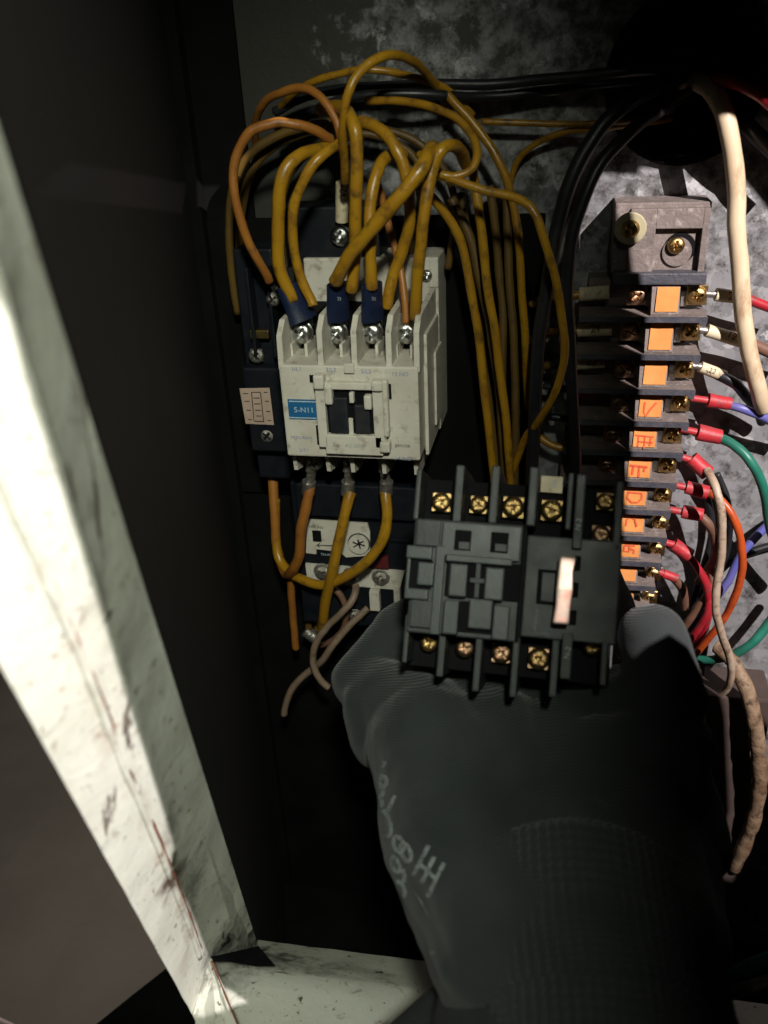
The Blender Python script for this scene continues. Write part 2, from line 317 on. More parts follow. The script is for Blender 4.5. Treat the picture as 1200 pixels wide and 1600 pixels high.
def screw(F, px, py, n, rpx, kind, parent, washer=None, rnd=False, wscale=1.25, tilt=0.0, name='terminal_screw'):
    p = F.at(px, py, n); r = mm(rpx, p) * 0.001
    R = F.rot() @ Matrix.Rotation(tilt, 4, 'X') @ Matrix.Rotation(random.uniform(0, 1.5), 4, 'Z')
    o = bpy.data.objects.new(name, SM[kind]); place(o, Matrix.Translation(p) @ R @ Matrix.Scale(r, 4), parent)
    if washer:
        wo = bpy.data.objects.new('washer', WM[(washer, rnd)])
        Rw = F.rot() @ Matrix.Rotation(tilt, 4, 'X')
        place(wo, Matrix.Translation(p - F.an * r * 0.15) @ Rw @ Matrix.Scale(r * wscale, 4), o)
    return o

_fc = {}
def text_mb(F, txt, px, py, n, hpx, ang=0.0, sx=1.0):
    """lettering as thin flat faces lying on plane n of frame F"""
    cu = bpy.data.curves.new('t', 'FONT'); cu.body = txt; cu.size = 1; cu.align_x = 'CENTER'; cu.align_y = 'CENTER'; cu.resolution_u = 3
    o = bpy.data.objects.new('t', cu); me = bpy.data.meshes.new_from_object(o)
    mb = MB(); x, y = F.hit(px, py, n); k = mm(hpx, F.w(x, y, n)) * 1.35
    ca, sa = math.cos(ang), math.sin(ang)
    mb.add([F.w(x + (v_.co.x * sx * ca - v_.co.y * sa) * k, y + (v_.co.x * sx * sa + v_.co.y * ca) * k, n) for v_ in me.vertices], [tuple(p.vertices) for p in me.polygons])
    bpy.data.objects.remove(o); bpy.data.curves.remove(cu); bpy.data.meshes.remove(me)
    return mb
def strokes_mb(F, lines, n, wpx):
    mb = MB()
    for ln in lines:
        P = [Vector(F.hit(a, b_, n)) for a, b_ in ln]; k = mm(wpx, F.w(*P[0], n)) / 2
        L_, R_ = [], []
        for i, p in enumerate(P):
            t = (P[min(i + 1, len(P) - 1)] - P[max(i - 1, 0)]).normalized(); q = Vector((-t.y, t.x)) * k * random.uniform(0.7, 1.15)
            L_.append(F.w(*(p + q), n)); R_.append(F.w(*(p - q), n))
        m_ = len(P); mb.add(L_ + R_, [(i, i + 1, m_ + i + 1, m_ + i) for i in range(m_ - 1)])
    return mb
def U(px, py, n): return PF.at(px, py, n)

def wire(name, label, pts, rpx, m, cat='wire', group=None, seg=12, lump=0.09, sleeves=(), lug=None):
    """pts = (x, y, mm out from the back plate); sleeves = (t0, t1, radius factor, material, name)"""
    P = [U(*p) for p in pts]; z = sum(zdepth(p) for p in P) / len(P)
    r = rpx * z / FPX
    D = [P[0]]
    for a, b_, c, d in zip([P[0]] + P[:-2], P[:-1], P[1:], P[2:] + [P[-1]]):
        for t in (.33, .67, 1):
            q = 0.5 * ((2 * b_) + (c - a) * t + (2 * a - 5 * b_ + 4 * c - d) * t * t + (3 * b_ - a - 3 * c + d) * t ** 3)
            D.append(q + noise.noise_vector(q * 55 + Vector((r * 9000, 0, 0))) * (.0007 if t < 1 else .0003))
    mb = MB().tube(D, r, seg=seg, lump=lump, step=3)
    o = mb.build(name, m, smooth=1, origin=P[0]); tag(o, label, cat, group)
    return o
def sleeve(parent, name, a, b_, rpx, m, lump=0.05, flat=1.0):
    P = [U(*a), U(*b_)]; mid = (P[0] + P[1]) / 2; r = rpx * zdepth(mid) / FPX
    mb = MB().tube([P[0], P[0].lerp(P[1], 0.06), mid, P[0].lerp(P[1], 0.94), P[1]], lambda t: r * (0.86 if t < 0.02 or t > 0.98 else 1), seg=14, lump=lump, step=3, flat=flat)
    return mb.build(name, m, parent, smooth=0)

# ================================================================= CABINET
cab = thing('electrical_cabinet', U(600, 900, 0), 'old steel cabinet with pale green painted frame and galvanised back plate', 'electrical cabinet')
# back plate with the round cable hole
HC = PF.hit(1072, 122, 0); HR = mm(112, U(1072, 122, 0))
def back_plate():
    N_ = 64; ring = [(HC[0] + HR * math.cos(2 * math.pi * k / N_), HC[1] + HR * 1.03 * math.sin(2 * math.pi * k / N_)) for k in range(N_)]
    xl = PF.hit(300, 330, 0)[0]
    R_ = [(xl, 400), (xl, -488), (330, -488), (330, 400)]
    vs = [Vector(p) for p in R_] + [Vector(p) for p in ring]
    res = delaunay_2d_cdt(vs, [(0, 1), (1, 2), (2, 3), (3, 0)] + [(4 + k, 4 + (k + 1) % N_) for k in range(N_)], [], 0, 1e-5)
    fs = [f for f in res[2] if (sum((res[0][i] for i in f), Vector((0, 0))) / len(f) - Vector(HC)).length > HR * 0.985]
    mb = MB(); k = len(res[0])
    mb.add([PF.w(v_.x, v_.y, 0) for v_ in res[0]], fs)
    for i in range(N_):
        a, b_ = ring[i], ring[(i + 1) % N_]
        mb.add([PF.w(*a, 0), PF.w(*b_, 0), PF.w(*b_, -2), PF.w(*a, -2)], [(0, 1, 2, 3)])
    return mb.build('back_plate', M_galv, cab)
back_plate()
hb = MB().box(PF, HC[0] - HR * 1.2, HC[0] + HR * 1.2, HC[1] - HR * 1.2, HC[1] + HR * 1.2, -60, -2.5)
hb.f = [f for f in hb.f if not all(abs((hb.v[i] - PF.o).dot(PF.an) * 1000 + 2.5) < 0.1 for i in f)]
hb.build('wiring_void', M_hole, cab)
gr = MB(); N_ = 56; pr = [(1.0, -2), (1.0, 2.5), (1.03, 3.2), (1.09, 3.2), (1.11, 2.4), (1.11, 0.05)]
gr.add([PF.w(HC[0] + HR * q * math.cos(2 * math.pi * k / N_) * 0.995, HC[1] + HR * 1.03 * q * math.sin(2 * math.pi * k / N_) * 0.995, z) for q, z in pr for k in range(N_)],
       [(i * N_ + k, i * N_ + (k + 1) % N_, (i + 1) * N_ + (k + 1) % N_, (i + 1) * N_ + k) for i in range(len(pr) - 1) for k in range(N_)])
gr.build('rubber_grommet', M_hole, cab, smooth=0)
# side wall
xl = PF.hit(300, 330, 0)[0]
WALL_PLACEHOLDER = None
MB().box(PF, xl - 1, 330, -497, -489, -1, 200).build('floor_plate', M_dark, cab)
# flanged strip that runs down the corner of the wall and the back plate
MB().box(PF, xl + 0.2, PF.hit(322, 330, 3)[0], -480, 390, 0.3, 9, 0.8).build('corner_strip', M_dark, cab)
# near-black plates on the back, most of them standing in for shade
def rect(x0, y0, x1, y1, n0, n1, name, m, parent, bev=0.5):
    a = PF.hit(x0, y0, n1); b_ = PF.hit(x1, y1, n1)
    return MB().box(PF, a[0], b_[0], b_[1], a[1], n0, n1, bev).build(name, m, parent)
rect(262, -120, 398, 345, 0.2, 2.5, 'shade_plate', M_dark, cab)  # dark sheet painting the shade at upper left
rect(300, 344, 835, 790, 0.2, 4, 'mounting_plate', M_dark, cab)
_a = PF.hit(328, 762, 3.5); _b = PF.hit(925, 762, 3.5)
MB().box(PF, _a[0], _b[0], -488, _a[1] - 2, 4.05, 4.6, 0).build('shade_plate', M_dark, cab)  # dark sheet painting the shade of the void below

# ---- frame post, built on four edge lines in space
def line(b, t, ext=0.35):
    B_, T_ = Q(*b), Q(*t); return B_, T_ + (T_ - B_) * ext
LA = line((303, 1590, .315), (0, 1040, .159)); LB = line((330, 1497, .325), (26, 522, .130)); LC = line((404, 1480, .362), (0, 205, .126))
outn = (K(0, 0, -1) - CAM)
_cz = [(LC[0] + (LC[1] - LC[0]) * t) for t in (-.5, 0, 1, 1.4)]
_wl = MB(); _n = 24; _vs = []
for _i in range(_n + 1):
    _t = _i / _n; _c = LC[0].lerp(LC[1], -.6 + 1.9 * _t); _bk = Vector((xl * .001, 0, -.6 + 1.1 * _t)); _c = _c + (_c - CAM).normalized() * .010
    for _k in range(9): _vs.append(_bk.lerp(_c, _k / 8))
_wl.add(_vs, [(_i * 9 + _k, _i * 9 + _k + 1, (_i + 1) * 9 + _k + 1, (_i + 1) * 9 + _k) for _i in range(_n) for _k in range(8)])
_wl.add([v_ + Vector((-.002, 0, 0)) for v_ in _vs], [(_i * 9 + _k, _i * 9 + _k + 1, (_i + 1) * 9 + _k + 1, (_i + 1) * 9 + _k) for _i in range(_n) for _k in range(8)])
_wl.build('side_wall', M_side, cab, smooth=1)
BLOTCH = []
def on(p0, p1, p2, px, py):
    n = (p1 - p0).cross(p2 - p0); d = ray(px, py); return CAM + d * ((p0 - CAM).dot(n) / d.dot(n))
def aty(Ln, py):                                # the point of an edge line seen at picture height py
    n = RC @ Vector((0, 1, (py - 800) / FPX * -1)); n = RC @ Vector((0, FPX, -(py - 800)))
    t = (CAM - Ln[0]).dot(n) / (Ln[1] - Ln[0]).dot(n); return Ln[0] + (Ln[1] - Ln[0]) * t
def pxx(p): c = RC.transposed() @ (p - CAM); return 600 + c.x / -c.z * FPX
def between(L0, L1, px, py):
    a, b_ = aty(L0, py), aty(L1, py); xa, xb = pxx(a), pxx(b_); f = (px - xa) / (xb - xa)
    za, zb_ = zdepth(a), zdepth(b_); z = 1 / ((1 - f) / za + f / zb_) if -2 < f < 2 else za
    return Q(px, py, z)
def lipP(px, py): return between(LA, LB, px, py)
def retP(px, py): return between(LB, LC, px, py)
_o = W[cab].translation
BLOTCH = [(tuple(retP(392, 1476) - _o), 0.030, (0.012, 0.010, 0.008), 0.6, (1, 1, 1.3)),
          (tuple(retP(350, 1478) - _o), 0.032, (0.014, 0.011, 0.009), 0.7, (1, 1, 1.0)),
          (tuple(retP(170, 962) - _o), 0.0050, (0.015, 0.006, 0.005), 0.25, (1, 1, 2.2)),
          (tuple(retP(160, 945) - _o), 0.0110, (0.14, 0.10, 0.075), 1.4, (1, 1, 0.9)),
          (tuple(retP(190, 985) - _o), 0.0070, (0.22, 0.20, 0.15), 1.0, (1, 1, 2.5)),
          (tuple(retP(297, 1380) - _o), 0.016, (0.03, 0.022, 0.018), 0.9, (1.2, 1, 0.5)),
          (tuple(retP(268, 1290) - _o), 0.009, (0.06, 0.045, 0.035), 1.2, (1.2, 1, 0.4)),
          (tuple(Q(440, 1512, .350) - _o), 0.022, (0.03, 0.025, 0.02), 0.9, (0.45, 1, 1)),
          (tuple(Q(560, 1530, .350) - _o), 0.014, (0.07, 0.06, 0.045), 1.2, (0.35, 1, 1.5)),
          (tuple(lipP(285, 1500) - _o), 0.010, (0.30, 0.18, 0.12), 2.2, (1, 1, 1))]
BLOTCH.append((tuple(lipP(268, 1366) - _o), 0.017, (0.09, 0.062, 0.045), 0.5, (1, 1, 1)))
BLOTCH.append((tuple(lipP(296, 1432) - _o), 0.010, (0.12, 0.085, 0.065), 1.0, (1.3, 1, 0.5)))
for _x, _y, _r in ((60, 880, 8), (85, 940, 10), (120, 1010, 13), (150, 1080, 14), (175, 1150, 15), (205, 1215, 13), (225, 1270, 14), (250, 1330, 11), (280, 1400, 13), (300, 1450, 14)):
    BLOTCH.append((tuple(lipP(_x + random.uniform(-8, 14), _y) - _o), _r * .00055, random.choice([(0.26, 0.19, 0.14), (0.20, 0.15, 0.12), (0.30, 0.18, 0.11)]), 1.6, (1.4, 1, 0.5)))
M_frame = painted_frame()
def post():
    rows = 150; A0, A1 = LA; B0, B1 = LB; C0, C1 = LC
    cols = []
    back = -outn.normalized()
    mb = MB(); vs = []
    down = 0.0
    for i in range(rows + 1):
        t = i / rows
        a, b_, c = A0.lerp(A1, t), B0.lerp(B1, t), C0.lerp(C1, t)
        nrm = (A1 - A0).cross(b_ - a).normalized()
        if nrm.dot(CAM - a) < 0: nrm = -nrm
        nr2 = (B1 - B0).cross(c - b_).normalized()
        if nr2.dot(CAM - b_) < 0: nr2 = -nr2
        row = [a + back * 0.05, a + back * 0.0006]
        for k in range(0, 9): row.append(a.lerp(b_, k / 9) + nrm * 0.00035 * noise.noise(a.lerp(b_, k / 9) * 90))
        row.append(b_.lerp(a, 0.03) + nrm * 0.0002); row.append(b_.lerp(c, 0.02) + nr2 * 0.0003)
        for k in range(1, 9): row.append(b_.lerp(c, k / 9) + nr2 * 0.0006 * noise.noise(b_.lerp(c, k / 9) * 60))
        row += [c, c + (a - b_).normalized() * 0.002 - nr2 * 0.0012, c + (a - b_).normalized() * 0.012]
        vs += row; nc = len(row)
    fs = [(i * nc + k, i * nc + k + 1, (i + 1) * nc + k + 1, (i + 1) * nc + k) for i in range(rows) for k in range(nc - 1)]
    mb.add(vs, fs); o = mb.build('frame_post', M_frame, cab, smooth=0, thr=30); return o
post()
# rust seam on the lip
def seam():
    mb = MB(); pts = [(-60, 610), (0, 735), (79, 909), (120, 1000), (161, 1100), (192, 1182), (240, 1290), (290, 1415), (318, 1492)]
    nrm = (LA[1] - LA[0]).cross(LB[0] - LA[0]).normalized()
    if nrm.dot(CAM - LA[0]) < 0: nrm = -nrm
    P = [lipP(*p) for p in pts]
    mb.tube([p + nrm * 0.0001 for p in P], 0.0005, seg=8, lump=0.9, step=14)
    mb.build('rust_seam', M_seal, cab, smooth=1)
    mb = MB(); mb.tube([lipP(x - 9, y + 4) + nrm * 0.0006 for x, y in pts], 0.0010, seg=10, lump=0.3, step=8); mb.build('gasket_bead', M_frame, cab, smooth=1)
seam()
# sill of the opening
def sill():
    z0 = [Q(380, 1466, .372), Q(1300, 1582, .372)]; z1 = [Q(325, 1506, .334), Q(1300, 1632, .345)]; z2 = [Q(270, 1760, .275), Q(1300, 1860, .280)]
    st = [(z0[0] - Vector((0, 0, .04)), z0[1] - Vector((0, 0, .04))), tuple(z0), tuple(z1), tuple(z2), (z2[0] - Vector((0, 0, .05)), z2[1] - Vector((0, 0, .05)))]
    mb = MB(); vs = []; nx = 90; rws = []
    for j in range(len(st) - 1):
        for q in range(8): rws.append((st[j][0].lerp(st[j + 1][0], q / 8), st[j][1].lerp(st[j + 1][1], q / 8)))
    rws.append(st[-1])
    for a, b_ in rws:
        for i in range(nx + 1):
            p = a.lerp(b_, i / nx); vs.append(p + Vector((0, 0, 1)) * 0.0004 * noise.noise(p * 90))
    mb.add(vs, [(j * (nx + 1) + i, j * (nx + 1) + i + 1, (j + 1) * (nx + 1) + i + 1, (j + 1) * (nx + 1) + i) for j in range(len(rws) - 1) for i in range(nx)])
    mb.build('frame_sill', M_frame, cab, smooth=0)
    # foot of the lip below the post, where the rust seam runs on
    P = [LA[0] + (LA[1] - LA[0]) * .01, LB[0] + (LB[1] - LB[0]) * .004, Q(352, 1548, .314), Q(395, 1660, .287), Q(345, 1680, .285)]
    nrm = (CAM - P[0]).normalized()
    MB().prism([p + nrm * 0.0008 for p in P], -nrm * 0.003).build('frame_foot', M_frame, cab)
    MB().tube([Q(331, 1502, .322) + nrm * 0.001, Q(350, 1550, .311) + nrm * 0.001, Q(375, 1610, .294) + nrm * 0.001], 0.0004, seg=8, lump=0.6).build('rust_seam', M_seal, cab, smooth=1)
sill()
MB().prism([Q(329, 1495, .322), Q(404, 1478, .345), Q(431, 1510, .333), Q(400, 1510, .331), Q(360, 1503, .327), Q(333, 1502, .322)], (Q(380, 1490, .33) - CAM).normalized() * .003).build('joint_gap', M_pit, cab)
# ground beside the cabinet
g = MB(); gs = 60
GZ = -0.50
g.add([Vector((-3 + 4.5 * i / gs, -1.5 + 4.5 * j / gs, GZ + 0.004 * noise.noise(Vector((i * .7, j * .7, 0))))) for j in range(gs + 1) for i in range(gs + 1)],
      [(j * (gs + 1) + i, j * (gs + 1) + i + 1, (j + 1) * (gs + 1) + i + 1, (j + 1) * (gs + 1) + i) for j in range(gs) for i in range(gs)])
tag(g.build('ground', M_gnd), kind='structure')
_gq = lambda px, py: CAM + ray(px, py) * ((GZ + .008 - CAM.z) / ray(px, py).z)
tag(MB().prism([_gq(*p) for p in ((266, 1508), (205, 1556), (120, 1625), (150, 1760), (340, 1760), (330, 1560))], Vector((0, 0, -.02))).build('black_wedge', M_dark), kind='structure')  # flat near-black wedge laid on the ground

# ---- canopy: unseen plate added between lamp and cabinet, its openings shaped for the light
def light_mask():
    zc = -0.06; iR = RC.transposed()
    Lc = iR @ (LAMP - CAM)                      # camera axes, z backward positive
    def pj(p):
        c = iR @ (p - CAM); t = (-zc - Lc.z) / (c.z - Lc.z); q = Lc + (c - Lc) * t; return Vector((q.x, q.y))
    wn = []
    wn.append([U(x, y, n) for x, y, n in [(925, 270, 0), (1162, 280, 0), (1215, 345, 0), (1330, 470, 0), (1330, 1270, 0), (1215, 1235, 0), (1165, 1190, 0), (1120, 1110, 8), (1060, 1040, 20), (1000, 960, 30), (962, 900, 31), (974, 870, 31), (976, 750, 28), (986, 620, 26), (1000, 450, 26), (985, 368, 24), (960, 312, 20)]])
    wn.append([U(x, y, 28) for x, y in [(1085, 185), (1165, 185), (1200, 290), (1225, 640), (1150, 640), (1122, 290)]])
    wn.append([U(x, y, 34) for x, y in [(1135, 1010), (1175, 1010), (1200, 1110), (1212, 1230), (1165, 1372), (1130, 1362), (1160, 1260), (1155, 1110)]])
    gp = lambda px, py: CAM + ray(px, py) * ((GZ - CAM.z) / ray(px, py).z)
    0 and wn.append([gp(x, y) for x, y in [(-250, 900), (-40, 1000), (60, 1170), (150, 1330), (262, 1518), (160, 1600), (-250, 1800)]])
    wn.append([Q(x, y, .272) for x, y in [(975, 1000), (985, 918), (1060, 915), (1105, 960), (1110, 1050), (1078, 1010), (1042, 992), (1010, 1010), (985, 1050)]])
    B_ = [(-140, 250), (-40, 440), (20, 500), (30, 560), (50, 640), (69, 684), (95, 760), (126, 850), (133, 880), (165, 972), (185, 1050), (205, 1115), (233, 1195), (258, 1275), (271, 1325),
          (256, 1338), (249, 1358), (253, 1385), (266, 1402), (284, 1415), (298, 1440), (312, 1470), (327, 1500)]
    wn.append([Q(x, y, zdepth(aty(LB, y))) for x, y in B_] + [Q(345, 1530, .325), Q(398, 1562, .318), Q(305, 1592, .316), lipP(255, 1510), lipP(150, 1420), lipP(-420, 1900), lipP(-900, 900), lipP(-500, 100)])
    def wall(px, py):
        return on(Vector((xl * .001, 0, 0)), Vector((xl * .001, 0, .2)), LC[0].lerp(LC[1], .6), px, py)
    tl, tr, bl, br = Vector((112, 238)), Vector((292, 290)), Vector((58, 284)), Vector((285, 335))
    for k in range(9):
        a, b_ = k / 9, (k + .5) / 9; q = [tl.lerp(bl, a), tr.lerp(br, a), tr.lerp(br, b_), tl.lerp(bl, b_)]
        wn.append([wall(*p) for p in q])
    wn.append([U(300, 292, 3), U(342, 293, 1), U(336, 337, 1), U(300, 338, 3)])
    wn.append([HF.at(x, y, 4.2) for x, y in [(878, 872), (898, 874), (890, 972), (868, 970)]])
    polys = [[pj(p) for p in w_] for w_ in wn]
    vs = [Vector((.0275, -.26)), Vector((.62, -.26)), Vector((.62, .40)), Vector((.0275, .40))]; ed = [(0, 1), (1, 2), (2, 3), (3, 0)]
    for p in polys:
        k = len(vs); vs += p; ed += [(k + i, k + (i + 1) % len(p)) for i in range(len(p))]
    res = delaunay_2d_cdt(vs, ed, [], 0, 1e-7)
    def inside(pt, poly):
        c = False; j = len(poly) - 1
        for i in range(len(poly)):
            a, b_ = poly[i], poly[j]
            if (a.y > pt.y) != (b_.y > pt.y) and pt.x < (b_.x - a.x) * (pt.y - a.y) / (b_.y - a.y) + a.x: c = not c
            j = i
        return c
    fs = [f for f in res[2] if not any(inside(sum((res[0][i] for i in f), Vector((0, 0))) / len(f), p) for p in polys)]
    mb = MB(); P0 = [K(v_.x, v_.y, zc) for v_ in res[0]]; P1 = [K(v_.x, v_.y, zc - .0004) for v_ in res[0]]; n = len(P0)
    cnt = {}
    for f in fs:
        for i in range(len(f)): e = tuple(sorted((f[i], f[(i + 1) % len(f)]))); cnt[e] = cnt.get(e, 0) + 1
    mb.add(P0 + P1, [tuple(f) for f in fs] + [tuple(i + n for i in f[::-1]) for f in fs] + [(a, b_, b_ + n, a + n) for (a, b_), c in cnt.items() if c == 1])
    # added plate, cut open only where the lamp's light should land
    tag(mb.build('light_mask', M_dark), kind='structure')

# ================================================================= WHITE CONTACTOR
wc = thing('contactor', U(560, 640, 0), 'cream white contactor with blue label, mounted among ochre wires', 'contactor')
def PX(px, py, n): return PF.hit(px, py, n)
nF = 75
xL = PX(442, 640, nF)[0]; xR = PX(655, 650, nF)[0]; zT = PX(550, 572, nF)[1]; zB = PX(555, 716, nF)[1]
xBR = PX(686, 560, 30)[0]
mb = MB()
mb.box(PF, xL, xR, zB, zT, 24, nF, 0.8)
mb.build('housing', M_white, wc)
mb = MB(); zTop = PX(675, 402, 28)[1]
mb.box(PF, xL - 0.5, xBR, zB - 5, zTop, 4.5, 28, 0.8); mb.build('base', M_white, wc)
# stepped flank on the visible side
mb = MB(); mb.box(PF, xR + 0.05, xR + 1.6, zB - 3, zT + 9, 29, 62, 0.4); mb.build('side_rib', M_white, wc)
mb = MB(); mb.box(PF, xR + 1.7, xR + 2.8, zB + 4, zT - 3, 29, 46, 0.4); mb.build('side_rib', M_white, wc)
# partitions between the terminals
topfin = zT + 17
for i, px in enumerate((447, 500, 553, 607, 654)):
    x = PX(px, 566, nF)[0]; th = 1.15
    x0 = {0: xL - 0.3, 4: xR - 1.7}.get(i, x - th)
    x1 = x0 + 2.2
    zt = topfin + (0 if i else -2)
    prof = [(zT - 2.2, nF - 1), (zt - 4, nF - 2), (zt + 1, nF - 8), (zt + 2.5, 28), (zT - 2.2, 28)]
    pts = [PF.w(x0, z, n) for z, n in prof]
    MB().prism(pts, Vector((x1 - x0, 0, 0)) * .001).build('partition', M_white, wc)
for i, px in enumerate((462, 513, 551, 600, 650)):
    x = PX(px, 725, 66)[0]
    prof = [(zB + 3, 68), (zB - 10.5, 66), (zB - 13, 55), (zB - 13, 28), (zB + 3, 28)]
    MB().prism([PF.w(x - .8, z, n) for z, n in prof], Vector((1.7, 0, 0)) * .001).build('partition', M_white, wc)
# terminal floors, slots and screws
fl = 56
for i, px in enumerate((472, 526, 581, 635)):
    x = PX(px, 518, fl)[0]
    MB().box(PF, x - 4.6, x + 4.6, zT - 1, topfin - 3, 28.1, fl - 6, .3).build('terminal_floor', M_pit, wc)
    mb = MB(); mb.box(PF, x - 3.8, x - 2.5, zT - 1, zT + 5, fl - 6, nF - 12, .2); mb.box(PF, x + 2.5, x + 3.8, zT - 1, zT + 5, fl - 6, nF - 12, .2); mb.build('screw_guide', M_white, wc)
    MB().pb(PF, px, 500, 34, 20, fl - 5, fl - 2.0, .4).build('clamp_plate', M_slv, wc)
    screw(PF, px, 519, fl + 1, 16.5, 'steel', wc, 'steel', True, 1.12)
# mounting ear screw on the base
screw(PF, 667, 430, 28.5, 9, 'steel', wc, None, name='mounting_screw')
MB().box(PF, xBR - 3.6, xBR, zTop - 12, zTop, 28, 29, .3).build('mounting_ear', M_white, wc)
# front cover frame round the coil window
def pbx(name, m, cx, cy, w_, h, n0, n1, bev=.3, parent=wc, F=PF): return MB().pb(F, cx, cy, w_, h, n0, n1, bev).build(name, m, parent)
mb = MB()
mb.pb(PF, 546, 604, 104, 11, nF - 1, nF + 3, .5); mb.pb(PF, 553, 696, 92, 30, nF - 1, nF + 3, .5)
mb.pb(PF, 502, 650, 15, 100, nF - 1, nF + 3, .5); mb.pb(PF, 592, 652, 18, 100, nF - 1, nF + 3, .5)
mb.build('cover_frame', M_white, wc)
pbx('coil_window', M_pit, 546, 651, 76, 84, nF - .5, nF + .4, .1)
pbx('coil_block', M_black, 529, 650, 30, 56, nF + .3, nF + 2.2, .5); pbx('coil_block', M_black, 566, 656, 24, 44, nF + .3, nF + 2.2, .5)
pbx('window_bar', M_white, 549, 622, 7, 16, nF + .4, nF + 3, .3); pbx('window_bar', M_white, 548, 668, 8, 28, nF + .4, nF + 1.4, .3)
for (cx, cy, w_, h, ex) in ((497, 598, 17, 22, 5), (512, 618, 13, 30, 4), (588, 604, 18, 16, 5), (574, 630, 12, 22, 4), (602, 640, 9, 88, 4.2), (601, 700, 16, 16, 5)):
    pbx('latch', M_white, cx, cy, w_, h, nF + .4, nF + ex, .8)
pbx('slot', M_pit, 488, 592, 9, 12, nF, nF + .25, .05); pbx('slot', M_pit, 497, 680, 5, 30, nF, nF + .25, .05); pbx('slot', M_pit, 609, 612, 5, 24, nF, nF + .25, .05)
pbx('top_tab', M_white, 545, 576, 16, 15, nF, nF + 1.4, .3)
lb = pbx('blue_label', M_lbl, 473, 640, 47, 31, nF + .02, nF + .35, .05)
text_mb(PF, 'S-N11', 475, 641, nF + .42, 9, sx=1.05).build('label_lettering', M_wprt, lb)
mb = MB().pb(PF, 473, 627.5, 45, 1.5, nF + .35, nF + .4, 0); mb.pb(PF, 473, 653, 45, 1.5, nF + .35, nF + .4, 0); mb.build('label_line', M_wprt, lb)
for t, px, py, h in (('1/L1', 463, 577, 7), ('3/L2', 517, 578, 7), ('5/L3', 572, 581, 7), ('13 NO', 625, 585, 7), ('14 NO', 630, 717, 7), ('MITSUBISHI', 471, 684, 5), ('2/T1', 475, 704, 6), ('AC 200V', 554, 697, 6)):
    n = nF + (3.1 if 'AC' in t else .1)
    text_mb(PF, t, px, py, n, h).build('lettering', M_gprt if 'AC' in t else M_bprt, wc)
text_mb(PF, 'JEM1038', 629, 697, nF + .1, 5).build('lettering', M_prt, wc)
# ring lugs below
for i, (px, sh) in enumerate(((487, -3), (545, 0), (600, 5))):
    screw(PF, px + 4, 722, 57, 12, 'tin', wc, 'tin', True, 1.15)
    a, b_, c = U(px + 3, 722, 56), U(px + sh * .3, 742, 55), U(px + sh, 762, 54)
    MB().tube([a, a.lerp(b_, .5), b_, c], lambda t: .0034 if t < .5 else .0024, seg=12, flat=.5).build('ring_lug', M_tin, wc, smooth=1)
    sleeve(wc, 'lug_barrel', (px + sh - 1, 752, 54), (px + sh - 2, 771, 53), 11, M_tin)

# ================================================================= BLACK CONTACTOR behind it
bc = thing('contactor', U(390, 600, 0), 'black contactor half hidden behind the left edge of the white contactor', 'contactor')
nB = 42
a = PX(352, 395, nB); b_ = PX(452, 760, nB)
MB().box(PF, a[0], b_[0], b_[1], a[1], 4.2, nB - 8, 1).build('housing', M_navy, bc)
MB().box(PF, a[0] + 1, b_[0] + 4, PX(400, 705, nB)[1], PX(400, 575, nB)[1], nB - 8.5, nB, 1).build('cover', M_navy, bc)
for px in (372, 404, 436):
    MB().box(PF, PX(px, 450, nB)[0] + 3.2, PX(px, 450, nB)[0] + 4.6, PX(px, 560, nB)[1], PX(px, 420, nB)[1], nB - 8.2, nB - 1, .3).build('partition', M_navy, bc)
screw(PF, 428, 467, nB - 3, 11, 'tin', bc, None); screw(PF, 428, 452, nB - 4, 8, 'steel', bc, None)
pbx('clamp_plate', M_brs, 405, 523, 30, 13, nB - 6, nB - 3, .3, bc); screw(PF, 401, 555, nB - 4, 12, 'tin', bc, 'tin', False, .9)
screw(PF, 419, 679, nB - 2, 12, 'tin', bc, None)
P_ = [U(374, 607, nB + .2), U(421, 606, nB + .2), U(428, 664, nB + .2), U(384, 662, nB + .2)]
rl = MB().prism(P_, Vector((0, .0003, 0))).build('rating_label', M_plab, bc)
strokes_mb(PF, [[(393, 613), (397, 658)], [(407, 613), (412, 659)], [(393, 613), (407, 613)], [(397, 658), (412, 659)], [(396, 622), (406, 622)], [(397, 631), (407, 631)], [(399, 641), (408, 641)], [(400, 650), (409, 650)],
                [(380, 615), (388, 615)], [(382, 627), (390, 627)], [(385, 641), (392, 641)], [(388, 655), (394, 656)], [(412, 613), (418, 613)], [(414, 627), (420, 627)], [(416, 643), (422, 643)], [(418, 657), (424, 657)]], nB + .35, 1.6).build('label_print', M_prt, rl)

# ring terminal hanging above the white contactor
rt = thing('terminal_stud', U(535, 380, 4), 'nickel screw with a wired ring lug on the black block above the white contactor', 'terminal')
pbx('insulating_block', M_navy, 520, 400, 150, 150, 4.1, 26, 1, rt)
screw(PF, 532, 368, 27, 15, 'steel', rt, 'steel', True, 1.1)
sleeve(rt, 'marker_sleeve', (535, 285, 34), (534, 345, 30), 10.5, M_crm)
text_mb(PF, '42', 537, 302, 41, 12, math.pi / 2).build('sleeve_lettering', M_prt, rt)

